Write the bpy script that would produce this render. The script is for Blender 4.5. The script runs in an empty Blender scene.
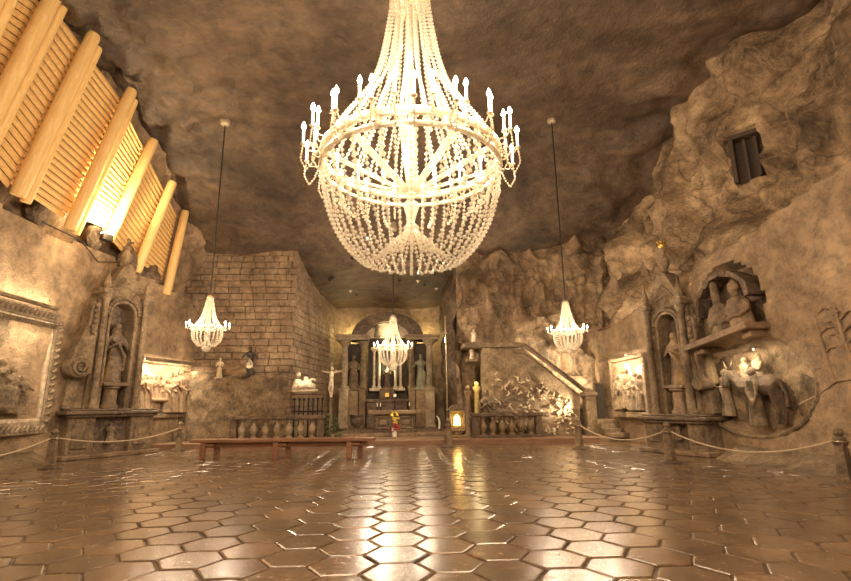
import bpy, random
from math import *
from mathutils import Vector, Matrix, noise, Euler
random.seed(7)
S = bpy.context.scene
COL = S.collection
# ------------------------------------------------------------------ camera model (used to turn photo points into places)
F=500.;CX=425.5;CY=290.5;PITCH=radians(12.8);YAW=radians(3.15);ROLL=radians(.7);CZ=1.4
def ray(px,py):
    x=(px-CX)/F; y=(CY-py)/F
    c,s=cos(ROLL),sin(ROLL); x,y=c*x+s*y,-s*x+c*y
    Yf=cos(PITCH)-sin(PITCH)*y; Z=sin(PITCH)+cos(PITCH)*y
    c,s=cos(YAW),sin(YAW)
    return (c*x+s*Yf,-s*x+c*Yf,Z)
def P(px,py,X=None,Y=None,Z=None):
    d=ray(px,py)
    t=X/d[0] if X is not None else Y/d[1] if Y is not None else (Z-CZ)/d[2]
    return Vector((d[0]*t,d[1]*t,CZ+d[2]*t))
def pl(pts,x):
    if x<=pts[0][0]: return pts[0][1]
    for (a,b),(c,d) in zip(pts,pts[1:]):
        if x<=c: return b+(d-b)*(x-a)/(c-a)
    return pts[-1][1]
def nz(x,y,z): return noise.noise(Vector((x,y,z)))
def fbm(x,y,z,o=4):
    v=0;a=1
    for _ in range(o):
        v+=a*nz(x,y,z); x*=2.1;y*=2.1;z*=2.1;a*=.5
    return v
def chunk(x,y,z):
    return .6*tanh(7*nz(x,y,z))+.3*tanh(6*nz(x*1.9+7,y*1.9,z*1.9))
# ------------------------------------------------------------------ materials
MATS={}
def new(name):
    m=bpy.data.materials.new(name); m.use_nodes=True; nt=m.node_tree
    b=nt.nodes['Principled BSDF']; MATS[name]=m
    return m,nt,b
def ramp(nt,fac,stops):
    r=nt.nodes.new('ShaderNodeValToRGB'); e=r.color_ramp.elements
    while len(e)<len(stops): e.new(.5)
    for i,(p,c) in enumerate(stops): e[i].position=p; e[i].color=(*c,1)
    nt.links.new(fac,r.inputs[0]); return r.outputs[0]
def ntex(nt,vec,scale,detail=6,rough=.6,dist=0):
    n=nt.nodes.new('ShaderNodeTexNoise'); n.inputs['Scale'].default_value=scale; n.inputs['Detail'].default_value=detail
    n.inputs['Roughness'].default_value=rough; n.inputs['Distortion'].default_value=dist
    nt.links.new(vec,n.inputs['Vector']); return n.outputs['Fac']
def mixc(nt,f,a,b,mode='MIX'):
    m=nt.nodes.new('ShaderNodeMix'); m.data_type='RGBA'; m.blend_type=mode
    for s,v in ((0,f),(6,a),(7,b)):
        if hasattr(v,'links'): nt.links.new(v,m.inputs[s])
        else: m.inputs[s].default_value=v if s==0 else (*v,1)
    return m.outputs[2]
def rock(name,dark,mid,light,scale=.5,bump=.5,rough=.65,veins=.5,vcol=(.62,.46,.28),stretch=(1,1,1),spec=.5,crack=.12,cs=1.6):
    m,nt,b=new(name); N=nt.nodes; L=nt.links
    tc=N.new('ShaderNodeNewGeometry'); mp=N.new('ShaderNodeMapping'); mp.inputs['Scale'].default_value=stretch
    L.new(tc.outputs['Position'],mp.inputs[0]); v=mp.outputs[0]
    n1=ntex(nt,v,scale,8,.65,.6); n2=ntex(nt,v,scale*7,6,.7,.3); n3=ntex(nt,v,scale*30,4,.7)
    c=ramp(nt,n1,[(.34,dark),(.5,mid),(.66,light)])
    c2=ramp(nt,n2,[(.3,(.40,.40,.40)),(.5,(1,1,1)),(.72,(1.6,1.55,1.45))])
    c=mixc(nt,.8,c,c2,'MULTIPLY')
    # pale salt veins and specks
    n4=ntex(nt,v,scale*1.8,5,.6,1.4)
    ab=N.new('ShaderNodeMath'); ab.operation='SUBTRACT'; L.new(n4,ab.inputs[0]); ab.inputs[1].default_value=.5
    ab2=N.new('ShaderNodeMath'); ab2.operation='ABSOLUTE'; L.new(ab.outputs[0],ab2.inputs[0])
    vm=ramp(nt,ab2.outputs[0],[(0,(veins,)*3),(.012,(veins*.4,)*3),(.03,(0,0,0))])
    c=mixc(nt,vm,c,vcol)
    sp=ramp(nt,n3,[(.66,(0,0,0)),(.76,(veins*.8,)*3)])
    c=mixc(nt,sp,c,vcol)
    nw=N.new('ShaderNodeTexNoise'); nw.inputs['Scale'].default_value=scale*3; nw.inputs['Detail'].default_value=5; L.new(v,nw.inputs['Vector'])
    va=N.new('ShaderNodeVectorMath'); va.operation='MULTIPLY_ADD'; L.new(nw.outputs['Color'],va.inputs[0]); va.inputs[1].default_value=(.9,.9,.9); L.new(v,va.inputs[2])
    vo=N.new('ShaderNodeTexVoronoi'); vo.feature='DISTANCE_TO_EDGE'; vo.inputs['Scale'].default_value=scale*cs; L.new(va.outputs[0],vo.inputs['Vector'])
    cm=ramp(nt,vo.outputs['Distance'],[(0,(1-crack,)*3),(.018,(1-crack*.3,)*3),(.05,(1,1,1))])
    c=mixc(nt,1.,c,cm,'MULTIPLY')
    L.new(c,b.inputs['Base Color'])
    b.inputs['Roughness'].default_value=rough; b.inputs['Specular IOR Level'].default_value=spec
    a0=N.new('ShaderNodeMath'); a0.operation='MULTIPLY_ADD'; L.new(n3,a0.inputs[0]); a0.inputs[1].default_value=.45; L.new(n2,a0.inputs[2])
    ad=N.new('ShaderNodeMath'); ad.operation='MULTIPLY_ADD'; L.new(cm,ad.inputs[0]); ad.inputs[1].default_value=.5; L.new(a0.outputs[0],ad.inputs[2])
    bp=N.new('ShaderNodeBump'); bp.inputs['Strength'].default_value=bump; bp.inputs['Distance'].default_value=.12
    L.new(ad.outputs[0],bp.inputs['Height']); L.new(bp.outputs[0],b.inputs['Normal'])
    return m
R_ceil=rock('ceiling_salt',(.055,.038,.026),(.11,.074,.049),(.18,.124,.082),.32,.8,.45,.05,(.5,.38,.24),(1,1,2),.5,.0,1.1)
R_wall=rock('wall_salt',(.19,.13,.078),(.34,.235,.142),(.49,.355,.22),.45,.9,.6,.15)
R_rough=rock('rough_salt',(.10,.066,.038),(.32,.22,.13),(.68,.50,.31),.55,1.,.6,.35,crack=.45,cs=.9)
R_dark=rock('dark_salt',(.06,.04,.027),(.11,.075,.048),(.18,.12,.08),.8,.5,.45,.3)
R_carve=rock('carved_salt',(.15,.108,.068),(.32,.23,.142),(.50,.37,.235),1.6,1.,.55,.1)
R_brown=rock('brown_salt',(.11,.07,.04),(.22,.145,.085),(.32,.22,.13),1.2,.4,.5,.15)
R_pale=rock('pale_salt',(.5,.4,.28),(.66,.55,.4),(.78,.68,.52),1.5,.3,.5,.2)
R_rough2=rock('fractured_salt',(.10,.068,.04),(.30,.205,.125),(.58,.42,.26),.55,1.,.55,.3,crack=.45,cs=1.0)
R_brick=rock('salt_block',(.18,.125,.08),(.31,.22,.145),(.45,.33,.22),1.0,.8,.6,.3)
def simple(name,col,rough=.5,metal=0,noise_amt=.25,scale=8,bump=.1,spec=.5):
    m,nt,b=new(name); N=nt.nodes; L=nt.links
    tc=N.new('ShaderNodeTexCoord'); n=ntex(nt,tc.outputs['Object'],scale,5,.6)
    lo=tuple(c*(1-noise_amt) for c in col); hi=tuple(min(1,c*(1+noise_amt)) for c in col)
    L.new(ramp(nt,n,[(.3,lo),(.7,hi)]),b.inputs['Base Color'])
    b.inputs['Roughness'].default_value=rough; b.inputs['Metallic'].default_value=metal; b.inputs['Specular IOR Level'].default_value=spec
    if bump:
        bp=N.new('ShaderNodeBump'); bp.inputs['Strength'].default_value=bump; bp.inputs['Distance'].default_value=.02
        L.new(n,bp.inputs['Height']); L.new(bp.outputs[0],b.inputs['Normal'])
    return m
def wood(name,a,bcol,rough=.55,sc=(1,1,9)):
    m,nt,b=new(name); N=nt.nodes; L=nt.links
    tc=N.new('ShaderNodeTexCoord'); mp=N.new('ShaderNodeMapping'); mp.inputs['Scale'].default_value=sc
    L.new(tc.outputs['Object'],mp.inputs[0]); n=ntex(nt,mp.outputs[0],2.2,6,.65,.8)
    L.new(ramp(nt,n,[(.3,a),(.65,bcol)]),b.inputs['Base Color'])
    b.inputs['Roughness'].default_value=rough
    bp=N.new('ShaderNodeBump'); bp.inputs['Strength'].default_value=.3; bp.inputs['Distance'].default_value=.02
    L.new(n,bp.inputs['Height']); L.new(bp.outputs[0],b.inputs['Normal']); return m
W_log=wood('peeled_log',(.72,.45,.16),(.87,.61,.27),.55,(7,7,1))
W_plank=wood('plank_wood',(.70,.43,.15),(.86,.59,.25),.6,(1,6,6))
W_red=wood('bench_wood',(.16,.075,.04),(.32,.165,.09),.35,(1,8,8))
W_dark=wood('dark_wood',(.035,.022,.014),(.08,.05,.03),.6)
M_iron=simple('dark_iron',(.03,.024,.02),.45,.6)
M_gold=simple('gold',(.75,.52,.14),.3,.8)
M_cable=simple('cable',(.02,.015,.012),.6)
M_brass=simple('pale_metal',(.62,.53,.38),.35,.4)
M_rope=simple('rope',(.50,.40,.27),.8,0,.3,60,.3)
M_candle=simple('candle_wax',(.9,.82,.66),.5,0,.05)
M_red=simple('red_petals',(.62,.03,.03),.6)
M_yellow=simple('yellow_petals',(.85,.62,.10),.6)
M_white=simple('white_petals',(.85,.8,.7),.6)
M_leaf=simple('dark_leaves',(.07,.085,.035),.5,0,.5,12)
M_blue=simple('grey_door',(.075,.06,.048),.5)
M_pole=simple('pole_metal',(.35,.29,.2),.35,.7)
def crystal():
    m,nt,b=new('salt_crystal'); N=nt.nodes; L=nt.links
    b.inputs['Base Color'].default_value=(.76,.72,.64,1); b.inputs['Roughness'].default_value=.12
    b.inputs['Specular IOR Level'].default_value=.9
    t=N.new('ShaderNodeBsdfTranslucent'); t.inputs[0].default_value=(.70,.65,.55,1)
    g=N.new('ShaderNodeBsdfTransparent'); g.inputs[0].default_value=(1,.97,.9,1)
    mx=N.new('ShaderNodeMixShader'); mx.inputs[0].default_value=.45
    L.new(b.outputs[0],mx.inputs[1]); L.new(t.outputs[0],mx.inputs[2])
    mx2=N.new('ShaderNodeMixShader'); mx2.inputs[0].default_value=.42
    L.new(mx.outputs[0],mx2.inputs[1]); L.new(g.outputs[0],mx2.inputs[2])
    L.new(mx2.outputs[0],N['Material Output'].inputs[0]); return m
M_cry=crystal()
R_brown2=rock('smoked_salt',(.06,.042,.028),(.13,.09,.058),(.2,.14,.09),1.6,.7,.5,.05)
R_mid=rock('altar_salt',(.22,.17,.11),(.36,.275,.185),(.48,.38,.26),1.6,.5,.5,.1)
R_black=rock('black_salt',(.025,.018,.013),(.045,.033,.023),(.07,.05,.035),1.2,.5,.5,.05)  # near-black tone for the altar bay backs and the dark ledge statue
def emis(name,col,st):
    m,nt,b=new(name); b.inputs['Base Color'].default_value=(*col,1)
    b.inputs['Emission Color'].default_value=(*col,1); b.inputs['Emission Strength'].default_value=st; return m
E_flame=emis('flame',(1,.80,.52),60)
E_tube=emis('lamp_tube',(1,.78,.5),5)
E_yel=emis('lantern_glow',(1,.62,.15),2.2)
def floor_mat():
    m,nt,b=new('floor_tile'); N=nt.nodes; L=nt.links
    g=N.new('ShaderNodeNewGeometry'); at=N.new('ShaderNodeAttribute'); at.attribute_name='tile'
    n=ntex(nt,g.outputs['Position'],1.1,8,.7,.5); n2=ntex(nt,g.outputs['Position'],9,6,.75,.4); n3=ntex(nt,g.outputs['Position'],38,3,.6)
    c=ramp(nt,n,[(.3,(.085,.056,.035)),(.5,(.165,.108,.066)),(.7,(.26,.172,.105))])
    c=mixc(nt,.75,c,ramp(nt,n2,[(.3,(.5,.5,.5)),(.5,(1,1,1)),(.72,(1.6,1.45,1.25))]),'MULTIPLY')
    c=mixc(nt,.6,c,ramp(nt,at.outputs['Fac'],[(0,(.7,.68,.66)),(1,(1.25,1.2,1.1))]),'MULTIPLY')
    L.new(c,b.inputs['Base Color'])
    L.new(ramp(nt,n2,[(.3,(.13,)*3),(.7,(.30,)*3)]),b.inputs['Roughness'])
    b.inputs['Specular IOR Level'].default_value=.9; b.inputs['Coat Weight'].default_value=.5; b.inputs['Coat Roughness'].default_value=.2
    ad=N.new('ShaderNodeMath'); ad.operation='MULTIPLY_ADD'; L.new(n3,ad.inputs[0]); ad.inputs[1].default_value=.12; L.new(n2,ad.inputs[2])
    bp=N.new('ShaderNodeBump'); bp.inputs['Strength'].default_value=.20; bp.inputs['Distance'].default_value=.02
    L.new(ad.outputs[0],bp.inputs['Height']); L.new(bp.outputs[0],b.inputs['Normal']); return m
M_floor=floor_mat()
# ------------------------------------------------------------------ mesh builder
class MB:
    def __init__(s): s.v=[]; s.f=[]
    def add(s,vs,fs,M=None):
        o=len(s.v)
        s.v+= [tuple(M@Vector(v)) for v in vs] if M is not None else [tuple(v) for v in vs]
        s.f+= [tuple(i+o for i in f) for f in fs]; return s
    def box(s,x0,x1,y0,y1,z0,z1,M=None,bev=0.):
        b=bev
        if b<=0:
            vs=[(x,y,z) for z in (z0,z1) for y in (y0,y1) for x in (x0,x1)]
            return s.add(vs,[(0,2,3,1),(4,5,7,6),(0,1,5,4),(2,6,7,3),(0,4,6,2),(1,3,7,5)],M)
        rings=[(z0,b),(z0+b,0),(z1-b,0),(z1,b)]; vs=[];fs=[]
        for z,i in rings:
            a0,a1,c0,c1=x0+i,x1-i,y0+i,y1-i
            vs+=[(a0+b,c0,z),(a1-b,c0,z),(a1,c0+b,z),(a1,c1-b,z),(a1-b,c1,z),(a0+b,c1,z),(a0,c1-b,z),(a0,c0+b,z)]
        for r in range(3):
            for i in range(8): j=(i+1)%8; fs.append((r*8+i,r*8+j,r*8+8+j,r*8+8+i))
        fs.append(tuple(range(7,-1,-1))); fs.append(tuple(range(24,32)))
        return s.add(vs,fs,M)
    def lathe(s,prof,n=16,M=None,ell=1.,fold=0,fn=7,caps=True):
        vs=[];fs=[]
        for r,z in prof:
            for i in range(n):
                a=2*pi*i/n; k=1+fold*sin(fn*a+z*1.5)
                vs.append((r*k*cos(a),r*k*sin(a)*ell,z))
        for j in range(len(prof)-1):
            for i in range(n): k=(i+1)%n; fs.append((j*n+i,j*n+k,j*n+n+k,j*n+n+i))
        if caps:
            fs.append(tuple(range(n-1,-1,-1))); q=(len(prof)-1)*n; fs.append(tuple(range(q,q+n)))
        return s.add(vs,fs,M)
    def ball(s,c,r,n=10,sc=(1,1,1)):
        m=max(5,n//2+1); prof=[(r*sin(pi*i/m) if 0<i<m else r*.02,-r*cos(pi*i/m)) for i in range(m+1)]
        return s.lathe(prof,n,Matrix.Translation(c)@Matrix.Diagonal((*sc,1)))
    def tube(s,pts,rad,n=8,caps=True):
        pts=[Vector(p) for p in pts]; vs=[];fs=[]; R=rad if isinstance(rad,(list,tuple)) else [rad]*len(pts)
        up=None
        for i,p in enumerate(pts):
            t=(pts[min(i+1,len(pts)-1)]-pts[max(i-1,0)]).normalized()
            if up is None: up=Vector((0,0,1)) if abs(t.z)<.9 else Vector((1,0,0))
            a=t.cross(up).normalized(); b=a.cross(t).normalized(); up=b
            for k in range(n):
                th=2*pi*k/n; vs.append(p+(a*cos(th)+b*sin(th))*R[i])
        for j in range(len(pts)-1):
            for i in range(n): k=(i+1)%n; fs.append((j*n+i,j*n+k,j*n+n+k,j*n+n+i))
        if caps: fs.append(tuple(range(n-1,-1,-1))); q=(len(pts)-1)*n; fs.append(tuple(range(q,q+n)))
        return s.add(vs,fs)
    def prism(s,poly,y0,y1,M=None):   # poly in x,z
        n=len(poly); vs=[(x,y0,z) for x,z in poly]+[(x,y1,z) for x,z in poly]
        fs=[tuple(range(n)),tuple(range(2*n-1,n-1,-1))]+[((i+1)%n,i,n+i,n+(i+1)%n) for i in range(n)]
        return s.add(vs,fs,M)
    def beads(s,pts,r,gap,long=1.15):
        pts=[Vector(p) for p in pts]; d=0; nxt=gap/2
        for a,b in zip(pts,pts[1:]):
            l=(b-a).length; t=(b-a).normalized() if l>0 else Vector((0,0,1))
            u=t.orthogonal().normalized(); w=t.cross(u)
            while nxt<=d+l:
                c=a+t*(nxt-d)
                vs=[c+t*r*long,c-t*r*long]+[c+(u*cos(k*pi/2)+w*sin(k*pi/2))*r for k in range(4)]
                s.add(vs,[(0,2,3),(0,3,4),(0,4,5),(0,5,2),(1,3,2),(1,4,3),(1,5,4),(1,2,5)])
                nxt+=gap
            d+=l
        return s
    def build(s,name,mat,parent=None,smooth=False,remesh=0,loc=None,sharp=50):
        me=bpy.data.meshes.new(name); me.from_pydata(s.v,[],s.f); me.update()
        me.materials.append(mat)
        o=bpy.data.objects.new(name,me); COL.objects.link(o)
        if parent: o.parent=parent
        if loc is not None: o.location=loc
        if remesh:
            m=o.modifiers.new('remesh','REMESH'); m.mode='VOXEL'; m.voxel_size=remesh; m.use_smooth_shade=True
            k=o.modifiers.new('smooth','SMOOTH'); k.factor=.5; k.iterations=2
        if smooth:
            for p in me.polygons: p.use_smooth=True
            if sharp: me.set_sharp_from_angle(angle=radians(sharp))
        return o
def thing(name,label,cat,loc=(0,0,0),rz=0,group=None):
    o=bpy.data.objects.new(name,None); COL.objects.link(o); o.location=loc; o.rotation_euler=(0,0,rz)
    o.empty_display_size=.1
    return tag(o,label,cat,group)
def tag(o,label,cat,group=None,kind=None):
    o['label']=label; o['category']=cat
    if group: o['group']=group
    if kind: o['kind']=kind
    return o
def struct(mb,name,mat,**k):
    o=mb.build(name,mat,**k); o['kind']='structure'; return o
def dup(root,loc,rz=None,label=None,group=None):
    def cp(o,par):
        c=o.copy(); COL.objects.link(c); c.parent=par
        for ch in list(o.children): cp(ch,c)
        return c
    r=cp(root,None); r.location=loc
    if rz is not None: r.rotation_euler=(0,0,rz)
    if label: r['label']=label
    if group: r['group']=group
    return r
def T(x,y,z,rz=0,s=1): return Matrix.Translation((x,y,z))@Matrix.Rotation(rz,4,'Z')@Matrix.Scale(s,4)
def light(kind,loc,power,col=(1,.77,.54),size=.2,rot=None,sy=None,angle=None):
    d=bpy.data.lights.new(kind.lower()+'_lamp',kind); d.energy=power; d.color=col
    if kind=='AREA':
        d.size=size
        if sy: d.shape='RECTANGLE'; d.size_y=sy
    else: d.shadow_soft_size=size
    if kind=='SPOT': d.spot_size=angle or radians(80); d.spot_blend=.7
    o=bpy.data.objects.new(d.name,d); COL.objects.link(o); o.location=loc
    if rot is not None:
        o.rotation_euler=Vector(rot).to_track_quat('-Z','Y').to_euler()
    return o
# ------------------------------------------------------------------ THE SETTING
# floor of hexagonal salt tiles
def build_floor():
    me=bpy.data.meshes.new('floor'); vs=[];fs=[];cl=[]
    A=.56; Rr=A/sqrt(3); cp=Rr*1.5
    i=0
    x=-10.2; col=0
    while x<9.4:
        y=-4+(A/2 if col%2 else 0)
        while y<18.45:
            cx,cy=x+random.uniform(-.008,.008),y+random.uniform(-.008,.008)
            tx,ty=random.gauss(0,.0035),random.gauss(0,.0035); rv=random.random(); h=random.uniform(-.003,.003)
            o=len(vs)
            for rr,zz in ((Rr*.90,0),(Rr*.955,-.008),(Rr*.965,-.03)):
                for k in range(6):
                    a=k*pi/3; ax,ay=rr*cos(a),rr*sin(a); vs.append((cx+ax,cy+ay,h+zz+ax*tx+ay*ty)); cl.append(rv)
            fs.append(tuple(range(o,o+6)))
            for q in (0,6):
                for k in range(6): j=(k+1)%6; fs.append((o+q+6+k,o+q+6+j,o+q+j,o+q+k))
            y+=A
        x+=cp; col+=1
    n=len(vs); fg=len(fs)
    vs+=[(-10.6,-4.5,-.022),(9.8,-4.5,-.022),(9.8,18.7,-.022),(-10.6,18.7,-.022)]; cl+=[.5]*4; fs.append((n,n+1,n+2,n+3))
    me.from_pydata(vs,[],fs); me.update()
    at=me.attributes.new('tile','FLOAT','POINT'); at.data.foreach_set('value',cl)
    me.materials.append(M_floor); me.materials.append(R_dark); me.polygons[fg].material_index=1
    o=bpy.data.objects.new('floor',me); COL.objects.link(o); o['kind']='structure'
build_floor()
def grid(nu,nv,fn,flip=False):
    m=MB()
    for j in range(nv+1):
        for i in range(nu+1): m.v.append(fn(i/nu,j/nv))
    w=nu+1
    for j in range(nv):
        for i in range(nu):
            q=(j*w+i,j*w+i+1,j*w+w+i+1,j*w+w+i); m.f.append(q[::-1] if flip else q)
    return m
ZC=[(-4,11.0),(12.5,11.0),(15.8,10.75),(18,9.45),(20.5,8.0),(22,7.4),(26,6.75),(28,6.6)]
def zc(x,y):
    k=max(0,min(1,(y-14)/6))
    return pl(ZC,y)+.05*x*k
def fceil(u,v):
    x=-11+22.5*u; y=-4+32*v
    z=zc(x,y)+.14*fbm(x*.25,y*.35,1,3)+.05*chunk(x*.35,y*.35,3.1)
    if x<-4.5: z+=(.28*chunk(x*.6,y*.6,5)+.12*chunk(x*1.7,y*1.7,8))*min(1,(-4.5-x)/2.5)*max(0,min(1,(19-y)/3))
    if x>7: z+=.3*chunk(x*.5,y*.5,9)*min(1,(x-7)/2)
    z+=.03*fbm(x*2,y*2,4,3)
    return (x,y,z)
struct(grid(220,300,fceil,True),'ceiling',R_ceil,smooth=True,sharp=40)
XL=[(-4,-9.95),(13,-9.9),(15.5,-9.6),(20.5,-8.25),(22,-8.1)]
def xl(y): return pl(XL,y)
LRec=[]   # recesses (y0,y1,z0,z1,depth)
RRec=[(11.95,12.9,7.35,8.75,1.4)]
LTop=[(-4,6.4),(12,6.35),(14,6.2),(16,6.3),(20.5,5.4)]
def fleft(u,v):
    y=-4+26*u; z=-.1+11.3*v; x=xl(y); zt=pl(LTop,y)
    if z<zt:
        x+=.10*fbm(1,y*.5,z*.5,4)+.12*(z/6)**2
    else:
        k=(z-zt)/(10.8-zt); x+=-.55+1.75*k+.30*chunk(2,y*.8,z*.8)+.08*fbm(3,y,z,3)
    for a,b,c,d,e in LRec:
        if a<y<b and c<z<d: x-=e
    return (x,y,z)
XR=[(-4,8.9),(8,8.75),(11,8.6),(14,8.35),(16.5,8.3),(22,8.3)]
def xr(y): return pl(XR,y)
RL=[(-4,7.2),(5,6.7),(8,5.95),(9.6,5.7),(11.6,5.3),(13.4,5.05),(15,4.7),(17,4.5),(18.5,4.2),(22,4.4)]
def fright(u,v):
    y=-4+26*u; z=-.1+11.3*v; x=xr(y); zl=pl(RL,y)+.12*nz(y*1.3,0,7)
    k=max(0,min(1,(z-zl)/.25))
    lo=x+.10*fbm(5,y*.45,z*.45,4)+.03*chunk(y*1.3,z*1.6,2)-.15*max(0,1-abs(z-zl+.6)/1.6)*(1 if z<zl+.3 else 0)
    hi=x+.75+.55*(z-zl)/5.5+.80*chunk(y*.50,z*.22,8.3)+.30*chunk(y*1.1,z*.8,3)*max(0,min(1,(10.2-z)/1.2))+.14*fbm(9,y*1.3,z*1.3,4)+.05*chunk(y*3,z*3,4)
    x=lo*(1-k)+hi*k
    q=((y-11.95)/1.75)**2+((z-1.75)/1.15)**2
    if q<1.1: x+=.36*min(1,(1.1-q)*6)
    q=((y-12.0)/.95)**2+((z-3.75)/1.05)**2
    if q<1 and z>3.05: x+=.6
    for a,b,c,d,e in RRec:
        if a<y<b and c<z<d: x=xr(y)+2.4
    return (x,y,z)
struct(grid(210,100,fleft,True),'wall_left',R_wall,smooth=True,sharp=45)
def split_right():
    g=grid(240,110,fright); w=241
    me=g.build('wall_right',R_wall,smooth=True,sharp=45); me['kind']='structure'
    me.data.materials.append(R_rough)
    for p in me.data.polygons:
        c=p.center
        if c.z>pl(RL,c.y)+.05: p.material_index=1
split_right()
# rear wall behind the camera
struct(grid(60,40,lambda u,v:(-11+22*u,-4+.3*fbm(u*5,v*4,2,3),-.1+11.5*v),True),'wall_rear',R_wall,smooth=True)
# front-facing rock on the right of the altar passage
def ffr(u,v):
    x=2.45+9*u; z=-.1+10.9*v
    y=20.9+.55*chunk(x*.45,z*.16,2.2)+.12*fbm(x,z*.6,5,4)+.25*chunk(x*1.1,z*.5,6)-.22*(1-abs(nz(x*.8,z*.8,11)))**6+.05*chunk(x*3,z*2.4,4)
    if z<3.6 and x<7.4: y=max(y,20.7)
    return (x,y,z)
struct(grid(120,110,ffr),'wall_back_right',R_rough2,smooth=True,sharp=45)
# altar passage
def fpr(u,v):
    y=20.6+6.6*u; z=-.1+8.2*v
    return (2.5+.35*chunk(y*.5,z*.4,4)+.12*fbm(y,z,7,4),y,z)
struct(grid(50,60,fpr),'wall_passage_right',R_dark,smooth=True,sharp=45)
struct(grid(50,50,lambda u,v:(-4.4+7.2*u,27.2+.1*fbm(u*6,v*6,2,3),8.2*v-.1)),'wall_back',R_wall,smooth=True)
# block wall: front face and passage side of real salt blocks
def bricks():
    m=MB(); rh=.27
    m.box(-8.7,-4.36,20.62,21.4,0,8.6); Ms=Matrix.Translation((-4.28,20.5,0))@Matrix.Rotation(-atan2(.72,5.6),4,'Z'); m.box(-.5,-.10,.1,6.6,0,8.6,Ms)
    for r in range(32):
        z=r*rh; x=-8.7-(.31 if r%2 else 0)
        while x<-4.3:
            w=random.uniform(.40,.60); x1=min(x+w,-4.25)
            if x1-x>.12:
                d=random.uniform(0,.05)
                m.box(x+.006,x1-.006,20.52-d*1.4,20.75,z+.006,z+rh-.006,bev=.022)
            x+=w
        y=(0 if r%2 else .25)
        while y<6.6:
            w=random.uniform(.40,.60); d=random.uniform(0,.05)
            m.box(-.16,-.04+d,y+.006,min(y+w,6.7)-.006,z+.006,z+rh-.006,Ms,bev=.022)
            y+=w
    return m
struct(bricks(),'wall_back_left',R_brick)
# rough carved lower band below the ledge of the block wall
def fled(u,v):
    x=-8.5+4.1*u
    top=2.55+.3*(u<.35)*(1-u/.35)+.12*nz(u*9,1,2)
    if v<.8: z=top*v/.8; y=20.5-.5*(1-u**6)+.13*fbm(x*1.9,z*1.3,3,5)+.03*sin(x*9+3*nz(x,z,3))
    else: z=top+.04*nz(x*3,v,1); y=20.5-.5*(1-u**6)+(v-.8)/.2*.6
    return (x,y,z)
struct(grid(120,90,fled),'wall_ledge',R_carve,smooth=True,sharp=45)
# platform with kerb and altar step
pf=MB().box(-8.4,8.4,18.4,27.4,-.05,.15,bev=.02); struct(pf,'floor_platform',R_brown)
struct(MB().box(-2.6,2.2,20.9,27.2,.15,.27,bev=.02),'floor_altar_step',R_brown)
struct(MB().box(-8.4,7.2,18.22,18.52,-.03,.19,bev=.03),'trim_1',wood('kerb_wood',(.16,.085,.045),(.28,.16,.09),.5,(1,6,6)))
# sloping salt skirting along both walls
def skirt(y0,y1,xf,sgn,name):
    def f(u,v):
        y=y0+(y1-y0)*u; n=.05*fbm(y,v*2,sgn,3)
        return (xf(y)-sgn*(.05+.62*(1-v)**1.1)+n, y, .32*v+.02*n-.01)
    struct(grid(80,5,f,sgn<0),name,R_carve,smooth=True)
skirt(-4,12.6,xr,1,'baseboard_right'); skirt(-4,14.4,xl,-1,'baseboard_left')
# ------------------------------------------------------------------ timber lining upper left
LOGS=[ # top px, bottom px, Y, radius, pair?
 ((14,-45),(-62,112),9.2,.185,1,'nearest the left photo edge'),
 ((58,-12),(-20,140),10.4,.18,1,'second from the left photo edge'),
 ((93,37),(20,190),11.6,.17,1,'third from the left photo edge'),
 ((131,92),(72,224),13.6,.165,1,'just left of the bright flood lamp'),
 ((153,142),(110,236),15.3,.165,0,'just right of the bright flood lamp'),
 ((172,184),(138,268),17.0,.16,0,'second from the far end'),
 ((185,213),(167,291),18.6,.155,0,'shortest, at the far end by the block wall')]
LP=[]
for k,(a,b,Y,r,pair,txt) in enumerate(LOGS):
    A=P(*a,Y=Y); B=P(*b,Y=Y); LP.append((A,B))
    D=(A-B); L=D.length
    def mk(off,rr,top,lab):
        q=D.to_track_quat('Z','Y')
        m=MB(); prof=[(rr*.93,-.15),(rr,-.05),(rr*1.03,L*.3),(rr,L*.7),(rr*.94,L*top),(rr*.8,L*top+.09)]
        m.lathe(prof,14)
        o=m.build('timber_log',W_log,smooth=True); o.rotation_mode='QUATERNION'; o.rotation_quaternion=q; o.location=B+Vector(off)
        tag(o,lab,'log','log props of the timber lining')
    if pair:
        mk((0,0,0),r,1.0,'front pine log of the pair '+txt)
        mk((-.02,r*1.75,-.05),r*.70,.975,'thinner rear pine log of the pair '+txt)
    else: mk((0,0,0),r,1.0,'single pine log, '+txt)
for k in range(len(LP)-1):
    (A0,B0),(A1,B1)=LP[k],LP[k+1]
    m=MB(); off=Vector((-.30,0,.05)); y0=.2; nb=int((A0-B0).length/.19)
    gap=[.05,.0,.03,.07,.05,.12][k]
    for i in range(nb):
        t0=gap+(1-gap)*i/nb*.96; t1=gap+(1-gap)*(i+1)/nb*.96-.006
        a0=B0+(A0-B0)*t0+off; a1=B0+(A0-B0)*t1+off; b0=B1+(A1-B1)*t0+off; b1=B1+(A1-B1)*t1+off
        n=(a1-a0).cross(b0-a0).normalized()*.018
        if n.x<0: n=-n
        bul=random.uniform(.5,1.1)
        am=(a0+a1)/2+n*(1+bul); bm=(b0+b1)/2+n*(1+bul)
        vs=[a0,am,a1,b0,bm,b1,a0-n,a1-n,b0-n,b1-n]
        m.add(vs,[(0,3,4,1),(1,4,5,2),(6,0,1,2,7),(3,8,9,5,4),(2,5,9,7),(6,8,3,0),(6,7,9,8)])
    o=m.build('plank_lining',W_plank)
    tag(o,'plank lining panel '+['at the upper left corner, nearest the camera','between the two log pairs nearest the camera','between the second and third log pairs','directly above the bright lamp','between the two middle single logs','narrowest, at the far end'][k],'wall panel','plank panels of the timber lining')
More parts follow.
